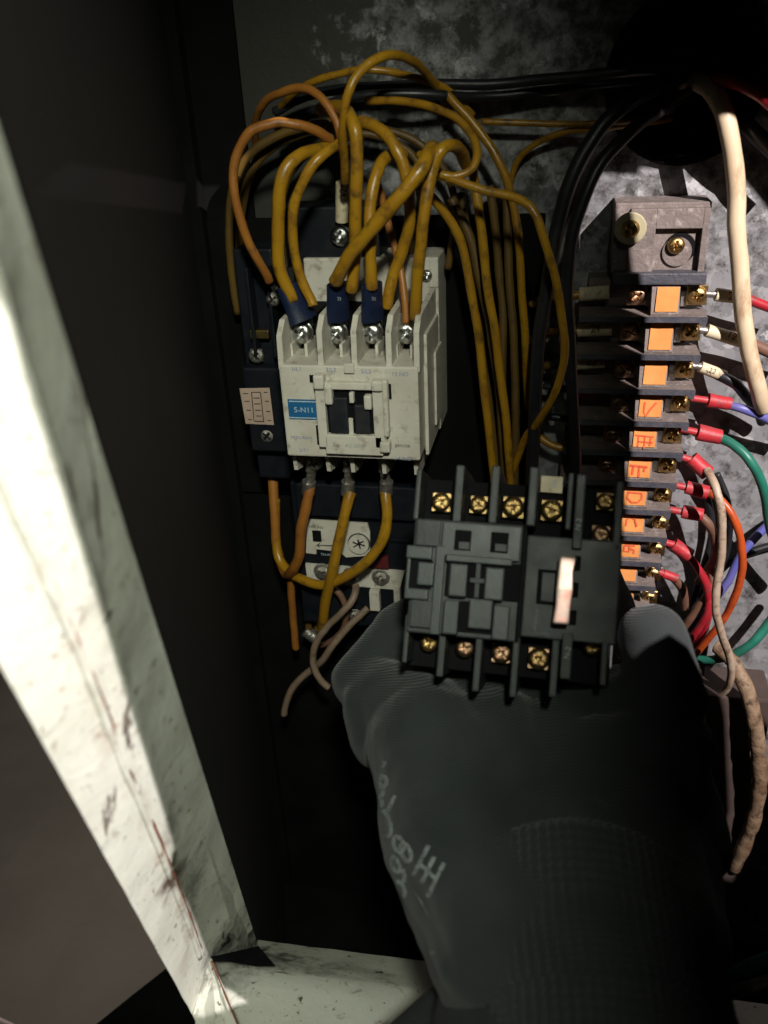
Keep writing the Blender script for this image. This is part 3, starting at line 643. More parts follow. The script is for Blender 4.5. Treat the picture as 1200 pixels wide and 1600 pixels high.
# ================================================================= THERMAL OVERLOAD RELAY
ol = thing('overload_relay', U(560, 850, 0), 'black overload relay with cream dial plate below the white contactor', 'relay')
nO = 40
a = PX(452, 752, nO); b_ = PX(655, 985, nO)
MB().box(PF, a[0], b_[0], b_[1], a[1], 4, nO, 1.2).build('housing', M_navy, ol)
pbx('upper_step', M_navy, 560, 785, 205, 52, nO, nO + 5, 1, parent=ol)
fp = MB().prism([U(480, 812, nO + 1), U(574, 818, nO + 1), U(578, 832, nO + 1), U(578, 868, nO + 1), U(541, 871, nO + 1), U(530, 862, nO + 1), U(494, 858, nO + 1), U(494, 866, nO + 1), U(478, 864, nO + 1)], Vector((0, .0012, 0))).build('dial_plate', M_white, ol)
pbx('trip_window', M_pit, 495, 838, 14, 17, nO + .9, nO + 1.4, .1, ol)
o = MB(); x, y = PX(561, 849, nO + 1); rr = mm(17, U(561, 849, nO + 1))
for (r0, n1, m_, nm) in ((rr * 1.06, nO + 1.3, M_prt, 'dial_ring'), (rr * .96, nO + 2.6, M_white, 'adjusting_dial')):
    d = MB(); N_ = 32
    d.prism([PF.w(x + r0 * math.cos(2 * math.pi * k / N_), y + r0 * math.sin(2 * math.pi * k / N_), nO + .9) for k in range(N_)], Vector((0, -(n1 - nO - .9), 0)) * .001)
    d.build(nm, m_, ol)
strokes_mb(PF, [[(551, 847), (558, 850), (568, 846)], [(559, 843), (561, 850), (563, 858)], [(552, 855), (561, 850), (570, 853)]], nO + 2.75, 3).build('dial_slot', M_prt, ol)
strokes_mb(PF, [[(496, 852), (520, 853)], [(500, 849), (495, 852), (500, 855)]], nO + 1.1, 2).build('arrow_print', M_prt, ol)
text_mb(PF, 'TRIP IND', 494, 824, nO + 1.1, 4.5).build('lettering', M_prt, ol)
text_mb(PF, 'TH-N12', 512, 867, nO + .1, 5).build('lettering', M_wprt, ol)
pbx('reset_button', M_dred, 590, 880, 34, 18, nO, nO + 3, .5, ol)
lp = MB().prism([U(477, 881, nO + 1.2), U(632, 893, nO + 1.2), U(624, 922, nO + 1.2), U(530, 914, nO + 1.2), U(480, 905, nO + 1.2)], Vector((0, .0015, 0))).build('terminal_shelf', M_white, ol)
for px, py in ((504, 893), (550, 898), (595, 902)):
    screw(PF, px, py, nO + 1.3, 12, 'tin', ol, 'tin', True, 1.2)
text_mb(PF, '95 NC', 543, 914, nO + 1.35, 5).build('lettering', M_prt, ol); text_mb(PF, '97 NO', 594, 916, nO + 1.35, 5).build('lettering', M_prt, ol)
for px, py, w_ in ((585, 940, 16), (556, 962, 20), (620, 935, 10)):
    MB().pb(PF, px, py, w_, 30, nO, nO + 4, .4).build('partition', M_white if px != 556 else M_navy, ol)
screw(PF, 556, 962, nO + 4, 10, 'tin', ol, 'tin', True, 1.2)
pbx('side_latch', M_navy, 628, 845, 36, 5, nO, nO + 2, .3, ol)
sleeve(ol, 'lug_barrel', (477, 985, 30), (497, 1000, 30), 10, M_tin)

# ================================================================= TERMINAL BLOCK
tb = thing('terminal_block', U(1030, 600, 0), 'dusty brown barrier terminal strip with orange paper tags down its middle', 'terminal block')
nT = 31
bars = [(448, 1110), (504, 1105), (563, 1094), (617, 1086), (667, 1076), (714, 1067), (761, 1057), (804, 1048), (845, 1042), (884, 1034), (921, 1024), (957, 1016)]
tags = [(1041, 472), (1031, 530), (1022, 585), (1015, 639), (1006, 687), (998, 733), (991, 776), (987, 817), (981, 856), (976, 893), (970, 932)]
xr = sum(PX(bx_, by, nT)[0] for by, bx_ in bars) / len(bars); xr_list = [PX(bx_, by, nT)[0] for by, bx_ in bars]
xc_list = [PX(tx, ty, nT - 3)[0] for tx, ty in tags]
# back spine of the block
zt0 = PX(1040, 318, 22)[1]; zb0 = PX(1000, 985, nT)[1]
MB().box(PF, xr_list[0] - 46, max(xr_list) - 5, zb0, PX(1040, 450, nT)[1], 0.3, 12, .5).build('spine', M_tb, tb)
# end plate
xe0 = PX(962, 330, 24)[0]; xe1 = PX(1114, 330, 24)[0]
def rough_box(x0, x1, y0, y1, n0, n1, name, m, parent, bev=.4): return MB().box(PF, x0, x1, y0, y1, n0, n1, bev).build(name, m, parent)
ze = PX(1040, 432, 27)[1]
rough_box(xe0, xe1, ze, PX(1040, 318, 23)[1], .3, 20, 'end_plate', M_tb, tb, .5)
mb = MB()   # raised land round the square recess
sq = (PX(1021, 395, 23)[0], PX(1093, 395, 23)[0], PX(1055, 424, 23)[1], PX(1055, 357, 23)[1])
mb.box(PF, xe0 + 6, sq[0], ze + .2, PX(1040, 326, 23)[1], 20, 23.5, .3); mb.box(PF, sq[1], xe1 - .6, ze + .2, PX(1040, 326, 23)[1], 20, 23.5, .3)
mb.box(PF, sq[0], sq[1], sq[3], PX(1040, 326, 23)[1], 20, 23.5, .3); mb.box(PF, sq[0], sq[1], ze + .2, sq[2], 20, 23.5, .3)
mb.build('raised_rim', M_tb, tb)
x, y = PX(1062, 388, 20.2); rr = mm(24, U(1062, 388, 20)); N_ = 32
MB().prism([PF.w(x + rr * math.cos(2 * math.pi * k / N_), y + rr * math.sin(2 * math.pi * k / N_), 20.05) for k in range(N_)], Vector((0, -.0004, 0))).build('screw_well', M_pit, tb)
MB().prism([PF.w(x - 1 + rr * .92 * math.cos(2 * math.pi * k / N_), y - 1.2 + rr * .92 * math.sin(2 * math.pi * k / N_), 20.4) for k in range(N_)], Vector((0, -.0008, 0))).build('well_floor', M_tb, tb)
screw(PF, 1056, 383, 21.5, 13, 'brass', tb, None, name='fixing_screw')
screw(PF, 985, 357, 26, 14, 'brass', tb, 'nylon', True, 1.75, name='fixing_screw')
MB().box(PF, xe0 + 1, xe1 + .3, ze - 3.4, ze + 1.2, .4, 27, .5).build('end_plate_lip', M_tbe, tb)
# separators, posts, tags and screws
LET = {3: [[(1008, 628), (1006, 643), (1008, 651), (1016, 640), (1026, 629)]],
       4: [[(992, 680), (1022, 683)], [(996, 690), (1020, 692)], [(998, 682), (996, 698)], [(1008, 682), (1006, 701)], [(1017, 684), (1015, 697)]],
       5: [[(984, 727), (1012, 730)], [(990, 728), (988, 742)], [(999, 729), (998, 746)], [(1008, 730), (1006, 737)]],
       6: [[(980, 769), (1003, 771)], [(982, 769), (980, 778), (987, 785), (997, 785), (1003, 779), (1003, 771)]],
       7: [[(978, 822), (979, 812), (985, 808), (992, 811), (995, 823)]],
       8: [[(976, 852), (992, 853)], [(976, 852), (975, 861), (983, 862), (984, 853)], [(984, 857), (991, 860), (990, 865)]]}
for i in range(11):
    by, bx_ = bars[i]; by2 = bars[i + 1][0]
    xr_ = xr_list[i + 1]; xl_ = xr_ - 50
    zb = PX(bx_ - 60, by2, nT)[1]               # barrier under this row
    sh = MB()
    poly = [(xl_, zb), (xr_ - 3.2, zb), (xr_ - 1.8, zb - 1.6), (xr_ - .4, zb - 1.6), (xr_, zb + .6), (xr_, zb + 2.2), (xl_, zb + 2.2)]
    seg = MB().prism([PF.w(px_, z_, .5) for px_, z_ in poly], Vector((0, -(nT - 1.2), 0)) * .001)
    s_ = seg.build('barrier', M_tb, tb)
    MB().prism([PF.w(px_ + .03, z_ - .04, nT - .9) for px_, z_ in poly], Vector((0, -.0011, 0))).build('barrier_edge', M_tbe, s_)
    if i < 11:
        tx, ty = tags[i]; xc = PX(tx, ty, nT - 3)[0]; zt_ = PX(tx, ty, nT - 3)[1]
        hw = mm(18, U(tx, ty, nT - 3))
        top = zb + (PX(bx_ - 60, by, nT)[1] - zb) - .6
        zl = zb + 2.3
        # post that carries the tag
        MB().prism([PF.w(xc - hw - 1.1, z_, n_) for z_, n_ in ((zl, 12), (zl, nT - 1.5), (zl + 1, nT - 1.2), (top + 0, nT - 5.5), (top, 12))], Vector(((2 * hw + 1.6) * .001, 0, 0))).build('tag_post', M_tb, tb)
        # paper tag lying on the slanted face
        sk = random.uniform(-.1, .1)
        th = Frame(PF.w(xc, zl + .8, nT - 1.0), Vector((1, 0, 0)), (PF.w(0, top, nT - 5.3) - PF.w(0, zl + .8, nT - 1.0)).normalized(), Vector((0, 0, 0)))
        th.an = th.ax.cross(th.ay).normalized()
        if th.an.dot(CAM - th.o) < 0: th.an = -th.an
        hgt = (PF.w(0, top, nT - 5.3) - PF.w(0, zl + .8, nT - 1.0)).length * 1000
        pt = MB(); gx, gy = 5, 6; vs = []
        for jj in range(gy + 1):
            for ii in range(gx + 1):
                u, v_ = ii / gx * 2 - 1, jj / gy
                vs.append(th.w(u * hw * .93 + sk + v_ * .6, .9 + v_ * (hgt - 1.6), .35 + .25 * noise.noise(Vector((u * 1.3, v_ * 1.5, i * 3.1))) + .25 * (abs(u) ** 3)))
        pt.add(vs, [(jj * (gx + 1) + ii, jj * (gx + 1) + ii + 1, (jj + 1) * (gx + 1) + ii + 1, (jj + 1) * (gx + 1) + ii) for jj in range(gy) for ii in range(gx)])
        k_ = len(vs); pt.add([v_ - th.an * .00025 for v_ in vs], [(jj * (gx + 1) + ii, jj * (gx + 1) + ii + 1, (jj + 1) * (gx + 1) + ii + 1, (jj + 1) * (gx + 1) + ii) for jj in range(gy) for ii in range(gx)])
        po = pt.build('paper_tag', M_tag, tb, smooth=1)
        if i in LET:
            strokes_mb(th, LET[i], .75, 3).build('tag_letter', M_ink, po)
        # screws left and right of the tag
        for sx_, kd in ((-1, 'pink'), (1, 'brass')):
            px_s = tx + (48 if sx_ > 0 else -46) - (3 if i > 3 else 0); py_s = by + 12 + (1 if i < 3 else 0)
            screw(PF, px_s, py_s, 20, 14 - i * .35, kd, tb, kd, False, 1.25)
            pbx('contact_bar', M_tin, px_s - sx_ * 20, py_s + 6, 10, 24, 12, 19, .2, tb)

# numbered sleeves and crimps on both sides of the strip
def lead(label, mname, p_, rpx, m, crimp=None, cm=None, crpx=11, fork=None, text=None, group=None):
    o = wire('wire', label, p_, rpx, m, group=group)
    if crimp:
        s_ = sleeve(o, 'crimp_sleeve' if cm is M_redc else 'marker_sleeve', *crimp, crpx, cm or M_redc, lump=.12)
        if fork: sleeve(o, 'fork_lug', *fork, 5.5, M_redc if cm is M_redc else M_tin)
        if text:
            t, tx, ty, tn, th_, ta = text; text_mb(PF, t, tx, ty, tn, th_, ta).build('sleeve_lettering', M_prt, s_)
    return o
lead('red wire leaving a cream sleeve at the first row, right of the strip', '', [(1150, 463, 18), (1175, 470, 18), (1230, 490, 16)], 8, M_redw, ((1118, 460, 20), (1156, 465, 19)), M_crm, 10, ((1096, 459, 20), (1120, 460, 20)), ('2', 1142, 463, 24, 13, 0))
lead('brown wire leaving a cream sleeve at the second row, right of the strip', '', [(1140, 525, 18), (1180, 540, 16), (1240, 565, 14)], 9, M_brnw, ((1104, 516, 20), (1158, 533, 18)), M_crm, 10, ((1084, 514, 20), (1106, 517, 20)), ('12', 1144, 525, 25, 12, -.3))
lead('black wire leaving a cream sleeve at the third row, right of the strip', '', [(1120, 585, 18), (1150, 600, 20), (1175, 630, 14), (1190, 660, 8)], 8, M_blk, ((1094, 573, 20), (1132, 588, 18)), M_crm, 9, ((1076, 571, 20), (1096, 573, 20)), ('22', 1113, 580, 24, 9, -.3))
lead('violet blue wire crimped in red at the fourth row', '', [(1138, 633, 20), (1165, 640, 22), (1195, 652, 20), (1240, 680, 14)], 7, M_bluw, ((1106, 625, 22), (1141, 631, 21)), M_redc, 11, ((1080, 622, 22), (1108, 626, 22)))
lead('thick green wire curving down from the fifth row', '', [(1122, 683, 22), (1148, 697, 26), (1175, 726, 30), (1193, 765, 28), (1205, 830, 22), (1235, 900, 16)], 7.5, M_grn, ((1090, 675, 22), (1126, 683, 22)), M_redc, 12, ((1064, 670, 22), (1092, 676, 22)))
lead('grimy beige wire dropping from the sixth row in front of the orange one', '', [(1104, 734, 26), (1118, 760, 34), (1127, 800, 38), (1128, 860, 38), (1120, 910, 38), (1119, 960, 38), (1130, 1000, 36), (1142, 1040, 32), (1140, 1068, 28), (1122, 1086, 22), (1090, 1089, 16), (1060, 1085, 10)], 6.2, M_dst, ((1080, 716, 22), (1106, 740, 24)), M_redc, 12, ((1058, 712, 22), (1084, 720, 22)))
lead('bright orange wire bowing to the right from the seventh row', '', [(1104, 768, 22), (1125, 780, 26), (1146, 810, 30), (1158, 855, 30), (1156, 905, 28), (1138, 955, 24), (1118, 985, 22), (1095, 1012, 18), (1070, 1040, 12)], 6, M_orw, ((1072, 761, 21), (1106, 770, 22)), M_redc, 11, ((1050, 757, 21), (1074, 762, 21)))
lead('short brown wire turning down into the dark from the eighth row', '', [(1096, 806, 21), (1108, 820, 22), (1117, 845, 18), (1112, 880, 12), (1090, 910, 8)], 7, M_brnw, ((1066, 799, 20), (1098, 805, 21)), M_redc, 10.5, ((1046, 796, 20), (1068, 800, 20)))
lead('red wire with red crimp running down from the ninth row', '', [(1074, 867, 21), (1092, 890, 22), (1104, 915, 22), (1107, 950, 20), (1100, 985, 16), (1085, 1010, 12)], 5.8, M_redw, ((1052, 850, 20), (1078, 868, 21)), M_redc, 11, ((1034, 846, 20), (1056, 852, 20)))
lead('red fork lug on a short grey lead at the tenth row', '', [(1052, 902, 20), (1066, 920, 16), (1070, 950, 10)], 7, M_brnw, ((1036, 896, 20), (1058, 904, 20)), M_redc, 7, ((1022, 890, 20), (1038, 897, 20)))
wire('wire', 'violet blue wire rising right from behind the gloved thumb', [(1230, 800, 10), (1195, 825, 12), (1160, 862, 14), (1140, 905, 14), (1118, 935, 14), (1092, 968, 14), (1070, 1000, 12)], 6.5, M_bluw)
wire('wire', 'dull brown wire slanting up from behind the gloved thumb', [(1060, 990, 12), (1080, 965, 16), (1100, 938, 18), (1115, 915, 16), (1112, 880, 10)], 6.5, M_brnw)
wire('wire', 'crimson wire slanting up beside the blue wire near the thumb', [(1070, 1010, 16), (1090, 985, 20), (1105, 960, 22), (1110, 930, 20), (1100, 900, 12)], 6, M_redw)
wire('wire', 'green wire arching in from the right edge to the thumb', [(1085, 1030, 12), (1112, 1031, 16), (1145, 1023, 20), (1175, 1005, 22), (1195, 982, 20), (1230, 930, 16)], 7, M_grn)
wire('cable', 'grimy tan cable curving down the right edge into shadow', [(1120, 1010, 16), (1146, 1035, 24), (1164, 1070, 30), (1176, 1110, 34), (1184, 1160, 36), (1187, 1215, 36), (1180, 1270, 34), (1165, 1315, 30), (1148, 1358, 26)], 11.5, M_dtan, cat='cable', lump=.2)
for k, (pts, r) in enumerate((([(1105, 775, 4), (1112, 820, 6), (1104, 870, 6), (1085, 930, 5), (1075, 980, 5)], 5), ([(1120, 740, 6), (1138, 790, 8), (1138, 850, 8), (1120, 905, 8), (1090, 950, 6)], 5),
                              ([(1215, 850, 4), (1150, 872, 6), (1118, 900, 6), (1095, 935, 6)], 6))):
    wire('wire', ('thin black wire behind the red crimps, nearest the strip', 'thin black wire behind the beige wire', 'black wire crossing the bright back plate beside the blue wire')[k], pts, r, M_blk)
# left hand leads
for (yy, xa, xb, t, lab) in ((460, 905, 952, '', 'ochre wire in a blank cream sleeve, first row left of the strip'), (516, 902, 956, '21', 'ochre wire in a cream sleeve marked 21'), (567, 900, 945, '22', 'dark wire in a cream sleeve marked 22')):
    o = wire('wire', lab, [(xa + 6, yy, 20), (xa - 20, yy + 2, 20), (xa - 45, yy + 4, 18), (xa - 75, yy + 16, 10)], 6.5, M_yel if yy != 567 else M_oli)
    s_ = sleeve(o, 'marker_sleeve', (xa, yy, 20), (xb, yy - 3, 20), 11, M_crm)
    if t: text_mb(PF, t, (xa + xb) / 2 + 2, yy - 2, 25, 13, .03).build('sleeve_lettering', M_prt, s_)
for i, (yy, xx) in enumerate(((611, 920), (656, 912), (700, 905))):
    o = wire('wire', ('dark lead with red crimp at the fourth row, left of the strip', 'dark lead with red crimp at the fifth row, left of the strip', 'ochre lead in a pale crimp at the sixth row, left of the strip')[i], [(xx - 10, yy, 20), (xx - 40, yy - 4, 20), (xx - 70, yy - (25 if i == 2 else 8), 18)], 6, M_blk if i < 2 else M_yel)
    sleeve(o, 'crimp_sleeve', (xx - 16, yy, 20), (xx + 12, yy, 20), 11, M_redc if i < 2 else M_tin, lump=.12)

# ================================================================= WIRES
Yl = [
 ('ochre wire entering the outer blue sleeve at the top left terminal', [(458, 470, 62), (437, 420, 64), (434, 350, 66), (440, 285, 68), (462, 248, 64), (492, 236, 54), (525, 226, 40)], 10, M_yel),
 ('ochre wire dropping past the blue sleeve onto the top left screw', [(489, 478, 62), (472, 440, 62), (459, 385, 64), (459, 320, 66), (482, 268, 66), (510, 238, 62), (532, 222, 54), (548, 205, 40)], 8, M_yel),
 ('burnt orange wire making the widest loop on the left', [(421, 440, 48), (400, 400, 55), (378, 350, 58), (366, 300, 60), (368, 248, 60), (392, 205, 60), (435, 190, 58), (478, 198, 54), (510, 215, 48), (545, 235, 38)], 7.5, M_org),
 ('thick ochre wire falling straight behind the diagonal one', [(549, 455, 62), (554, 400, 64), (556, 320, 68), (557, 240, 70), (550, 190, 68), (532, 168, 54), (500, 172, 40)], 10, M_yel),
 ('ochre wire rising in the tallest loop of the bundle', [(539, 285, 50), (537, 240, 58), (537, 190, 66), (547, 140, 68), (572, 104, 64), (606, 86, 58), (640, 94, 46), (670, 118, 30), (690, 145, 18), (700, 180, 12)], 7, M_yel),
 ('burnt orange wire arching from upper left to the marker sleeve', [(400, 240, 10), (398, 195, 26), (410, 166, 36), (438, 146, 44), (474, 138, 48), (504, 155, 52), (526, 188, 54), (536, 230, 54), (538, 290, 42)], 6.5, M_org),
 ('thin ochre wire arching along the top behind the tall loop', [(430, 175, 12), (478, 133, 30), (528, 117, 34), (590, 110, 34), (645, 120, 28), (700, 140, 20), (740, 180, 14)], 5.5, M_yel),
 ('thickest ochre wire crossing diagonally in front of the others', [(524, 440, 68), (548, 395, 74), (600, 335, 78), (645, 280, 78), (668, 242, 72), (676, 232, 60), (672, 248, 48)], 11.5, M_yel),
 ('ochre wire running down to the top right terminal screw', [(648, 498, 64), (654, 410, 70), (664, 330, 72), (676, 262, 70), (694, 230, 68), (716, 234, 58), (728, 258, 46)], 9.5, M_yel),
 ('ochre wire entering the middle right blue sleeve', [(581, 450, 64), (578, 400, 66), (578, 330, 66), (590, 270, 62), (606, 245, 52), (630, 240, 40)], 9.5, M_yel),
 ('ochre wire bowing from the crown toward the third terminal', [(562, 190, 50), (592, 202, 54), (620, 236, 58), (638, 290, 58), (640, 350, 56), (626, 400, 54), (612, 440, 54), (604, 480, 54)], 9.5, M_yel),
 ('thin burnt orange wire beside the top right terminal', [(634, 505, 58), (630, 450, 55), (618, 390, 50), (604, 340, 44), (590, 290, 36)], 6, M_org),
 ('ochre wire looping round at the upper right of the bundle', [(572, 157, 36), (640, 160, 40), (690, 174, 44), (728, 200, 48), (745, 232, 52), (738, 264, 56), (710, 276, 58), (682, 268, 58), (655, 240, 48)], 6.5, M_yel),
 ('ochre wire swinging out right then down past the black cables', [(640, 268, 54), (700, 278, 58), (758, 298, 60), (812, 312, 62), (840, 340, 64), (858, 400, 64), (874, 470, 62), (882, 540, 60), (872, 600, 57), (846, 650, 50), (818, 690, 40), (800, 740, 34)], 6.5, M_yel),
 ('ochre wire on the right side of the long falling bundle', [(698, 146, 24), (742, 196, 26), (780, 256, 28), (802, 320, 28), (812, 400, 28), (818, 490, 28), (822, 560, 26), (826, 640, 20)], 6.5, M_yel),
 ('thin ochre wire running level toward the round hole, upper', [(752, 190, 14), (860, 194, 14), (950, 190, 16), (1010, 182, 12), (1050, 172, -6)], 5, M_yel),
 ('dull ochre wire curving up to the round hole, lower', [(790, 330, 6), (806, 256, 8), (842, 222, 10), (890, 204, 12), (960, 198, 12), (1048, 186, -6)], 5, M_yel),
]
for lab, pts, r, m_ in Yl: wire('wire', lab, pts, r, m_, group='ochre control wires above the white contactor')
bund = [([(655, 290, 40), (700, 340, 36), (726, 400, 34), (744, 500, 34), (758, 620, 34), (774, 760, 34)], 7),
        ([(738, 265, 36), (748, 330, 38), (760, 430, 38), (776, 540, 38), (790, 650, 38), (800, 780, 38)], 7),
        ([(705, 310, 26), (738, 380, 28), (762, 490, 28), (780, 610, 28), (792, 780, 28)], 7),
        ([(792, 300, 22), (796, 430, 24), (804, 560, 26), (806, 680, 28), (806, 780, 28)], 6.5),
        ([(765, 290, 18), (778, 400, 18), (786, 520, 20), (784, 640, 22), (786, 780, 24)], 6.5),
        ([(720, 300, 16), (742, 420, 16), (752, 540, 18), (768, 660, 20), (782, 780, 22)], 6)]
for (pts, r), _l in zip(bund, ('leftmost ochre wire of the bundle falling behind the loose contactor', 'ochre wire of the falling bundle that starts highest at the crown', 'middle ochre wire of the falling bundle', 'rightmost dull wire of the falling bundle', 'dull ochre wire deep in the falling bundle, just left of its right edge', 'dull ochre wire deepest in the falling bundle, against the plate')): wire('wire', _l, pts, r, M_yel if pts[0][2] > 30 else M_oli, group='ochre wires in the falling bundle')
back = [([(372, 490, 14), (360, 400, 18), (362, 300, 22), (392, 240, 26), (450, 205, 26), (520, 190, 26)], 7), ([(378, 470, 10), (374, 380, 12), (385, 290, 16), (420, 235, 18), (480, 205, 22), (540, 195, 24)], 7),
        ([(450, 440, 20), (440, 350, 18), (446, 290, 16), (480, 240, 20), (540, 210, 24)], 6), ([(640, 400, 20), (660, 320, 20), (650, 250, 20), (600, 215, 22), (540, 205, 24)], 6), ([(700, 420, 16), (712, 330, 18), (690, 260, 20), (640, 215, 22), (570, 195, 24)], 6)]
for (pts, r), _l in zip(back, ('dirty ochre wire hanging at the far left edge of the bundle', 'dirty ochre wire just inside the far left one', 'dirty ochre wire in shadow behind the leftmost blue sleeve', 'dirty ochre wire in shadow behind the thick diagonal wire', 'dirty ochre wire in shadow right of the top right terminal')): wire('wire', _l, pts, r, M_oli, group='dirty ochre wires deep in the bundle')
# blue vinyl sleeves over the paired leads
for (a, b_, r, lab) in (((474, 500, 60), (452, 444, 60), 26, 'dark blue vinyl sleeve at the top left terminal'), ((528, 500, 60), (528, 443, 62), 22, 'dark blue vinyl sleeve at the second terminal'), ((582, 500, 60), (581, 443, 62), 21, 'dark blue vinyl sleeve at the third terminal')):
    P = [U(*a), U(*b_)]; mid = (P[0] + P[1]) / 2; rr = r * zdepth(mid) / FPX
    o = MB().tube([P[0], P[0].lerp(P[1], .3), P[0].lerp(P[1], .7), P[1]], lambda t: rr * (.95 - .1 * t), seg=16, lump=.05, flat=.55).build('cable_sleeve', M_bsl, smooth=0, origin=P[0])
    tag(o, lab, 'sleeve')
    if r != 26: text_mb(PF, '22', a[0] + 2, 467, 78, 5).build('sleeve_lettering', M_gprt, o)
# below the contactor
Dl = [
 ('ochre wire from the left lower lug of the white contactor', [(485, 760, 54), (478, 795, 56), (470, 830, 56), (468, 868, 54), (458, 890, 50), (446, 896, 40), (434, 860, 34), (429, 800, 30), (424, 730, 24)], 8, M_org),
 ('ochre wire from the middle lower lug hanging in front of the relay', [(549, 768, 54), (538, 806, 58), (529, 847, 58), (519, 894, 58), (509, 936, 54), (504, 985, 46)], 8.5, M_yel),
 ('ochre wire from the right lower lug sweeping across the relay', [(602, 768, 54), (605, 805, 58), (597, 845, 60), (573, 878, 60), (538, 902, 58), (506, 914, 54), (474, 906, 48), (448, 890, 40), (433, 857, 34), (430, 780, 28)], 8, M_yel),
 ('rust coloured wire hanging straight at the far left of the relay', [(454, 890, 38), (455, 930, 36), (458, 970, 34), (463, 1014, 32)], 6, M_org),
 ('dirty ochre wire hanging behind the middle lug wire', [(482, 905, 30), (480, 950, 30), (482, 990, 30)], 6, M_oli),
 ('dirty ochre wire hanging between the relay shelf and the middle wire', [(498, 905, 26), (496, 950, 26), (495, 995, 26)], 6, M_oli),
 ('brown wire curled in a small loop below the relay', [(510, 912, 44), (528, 925, 46), (540, 950, 46), (538, 980, 44), (520, 1000, 40), (498, 1008, 36)], 5, M_brnw),
 ('pale beige wire with a hooked end crossing below the relay', [(556, 915, 50), (550, 938, 56), (530, 962, 58), (508, 985, 58), (492, 1010, 58), (489, 1035, 58), (498, 1058, 58), (514, 1074, 58)], 5.5, M_beige),
 ('grey beige wire trailing down to a cut end at lower left', [(575, 950, 46), (548, 975, 50), (520, 1008, 52), (496, 1038, 50), (468, 1062, 50), (452, 1085, 50), (444, 1118, 50)], 5.5, M_beige)]
for lab, pts, r, m_ in Dl: wire('wire', lab, pts, r, m_)
# heavy cables
Cl = [
 ('black cable running level from the bundle to the round hole', [(430, 175, 14), (480, 150, 16), (560, 136, 18), (660, 132, 18), (800, 130, 18), (900, 120, 22), (980, 112, 24), (1060, 108, 10), (1090, 104, -20)], 8, M_blk),
 ('thin black cable under the level one in the crown of wires', [(440, 210, 20), (500, 168, 26), (580, 148, 30), (680, 148, 26), (760, 150, 16), (870, 140, 10), (980, 128, 4), (1060, 118, -12)], 7, M_blk),
 ('outer black cable sweeping from the hole down to the loose contactor', [(1085, 110, -15), (1040, 130, 20), (975, 165, 40), (925, 220, 46), (885, 300, 48), (866, 380, 48), (850, 480, 48), (838, 600, 46), (830, 760, 42)], 11, M_blk),
 ('inner black cable sweeping from the hole beside the numbered sleeves', [(1100, 130, -15), (1050, 160, 24), (985, 205, 44), (930, 270, 52), (898, 350, 54), (886, 440, 54), (892, 560, 52), (898, 680, 48), (902, 790, 40)], 9.5, M_blk),
 ('thick tan cable leaving the round hole and falling on the right', [(1070, 130, -18), (1092, 128, 12), (1118, 150, 24), (1137, 200, 27), (1149, 280, 27), (1153, 380, 27), (1160, 470, 28), (1170, 550, 28), (1186, 610, 26), (1194, 638, 22)], 13.5, M_tan),
 ('red cable leaving the round hole to the right edge', [(1075, 132, -18), (1110, 126, 16), (1150, 128, 30), (1190, 148, 34), (1250, 200, 34)], 10, M_redw),
 ('black cable leaving the round hole to the lower right', [(1120, 165, -10), (1150, 185, 10), (1185, 215, 20), (1250, 270, 24)], 13, M_blk)]
for lab, pts, r, m_ in Cl: wire('cable', lab, pts, r, m_, cat='cable', seg=16, lump=.04)
wire('cable', 'green and grey cable at the lower right edge', [(1130, 1525, 62), (1165, 1515, 70), (1200, 1500, 76), (1260, 1470, 80)], 12, M_grn, cat='cable')
wire('cable', 'dull grey cable under the green one at the lower right edge', [(1130, 1555, 70), (1165, 1545, 80), (1200, 1535, 84), (1260, 1510, 86)], 11, M_tin, cat='cable')
dt = thing('cable_duct', U(1115, 1200, 0), 'dusty brown duct behind the glove at the right', 'cable duct')
rect(1085, 1085, 1128, 1500, .3, 26, 'duct_body', M_duct, dt, 1.5); rect(1062, 985, 1100, 1060, .3, 10, 'duct_end', M_duct, dt, 1)
MB().prism([U(1110, 1090, 16), U(1170, 1195, 16), U(1130, 1200, 16)], Vector((0, .01, 0))).build('torn_flap', M_duct, dt)
MB().prism([U(1118, 1230, 10), U(1150, 1260, 10), U(1152, 1275, 10), U(1120, 1268, 10)], Vector((0, .004, 0))).build('torn_flap', M_duct, dt)

# ================================================================= HELD CONTACTOR
an = (RC @ Vector((-0.20, 0.10, 1.0))).normalized()
ro = math.radians(-5.0)
ax = RC @ Vector((math.cos(ro), math.sin(ro), 0)); ax = (ax - an * ax.dot(an)).normalized(); ay = an.cross(ax).normalized()
HF = Frame(Q(800, 905, .272), ax, ay, an)
hc = thing('contactor', HF.w(0, 0, -40), 'loose dark grey contactor with brassy screws held up in the gloved hand', 'contactor')
def hp(name, m, cx, cy, w_, h, n0, n1, bev=.3, parent=None): return MB().pb(HF, cx, cy, w_, h, n0, n1, bev).build(name, m, parent or hc)
def c3(x0, y0, x1, y1):                          # helper: corners read off a 3x enlargement
    return 600 + (x0 + x1) / 6, 690 + (y0 + y1) / 6, (x1 - x0) / 3, (y1 - y0) / 3
def h3(name, m, x0, y0, x1, y1, n0, n1, bev=.3): return hp(name, m, *c3(x0, y0, x1, y1), n0, n1, bev)
hp('base', M_grey, 800, 905, 318, 250, -52, -20, 1)
hp('housing', M_grey, 728, 905, 176, 182, -21, -2, .6)
hp('housing', M_grey, 892, 921, 146, 162, -21, -5, .6)
hp('recess_floor', M_pit, 800, 905, 312, 300, -30, -17, .5)
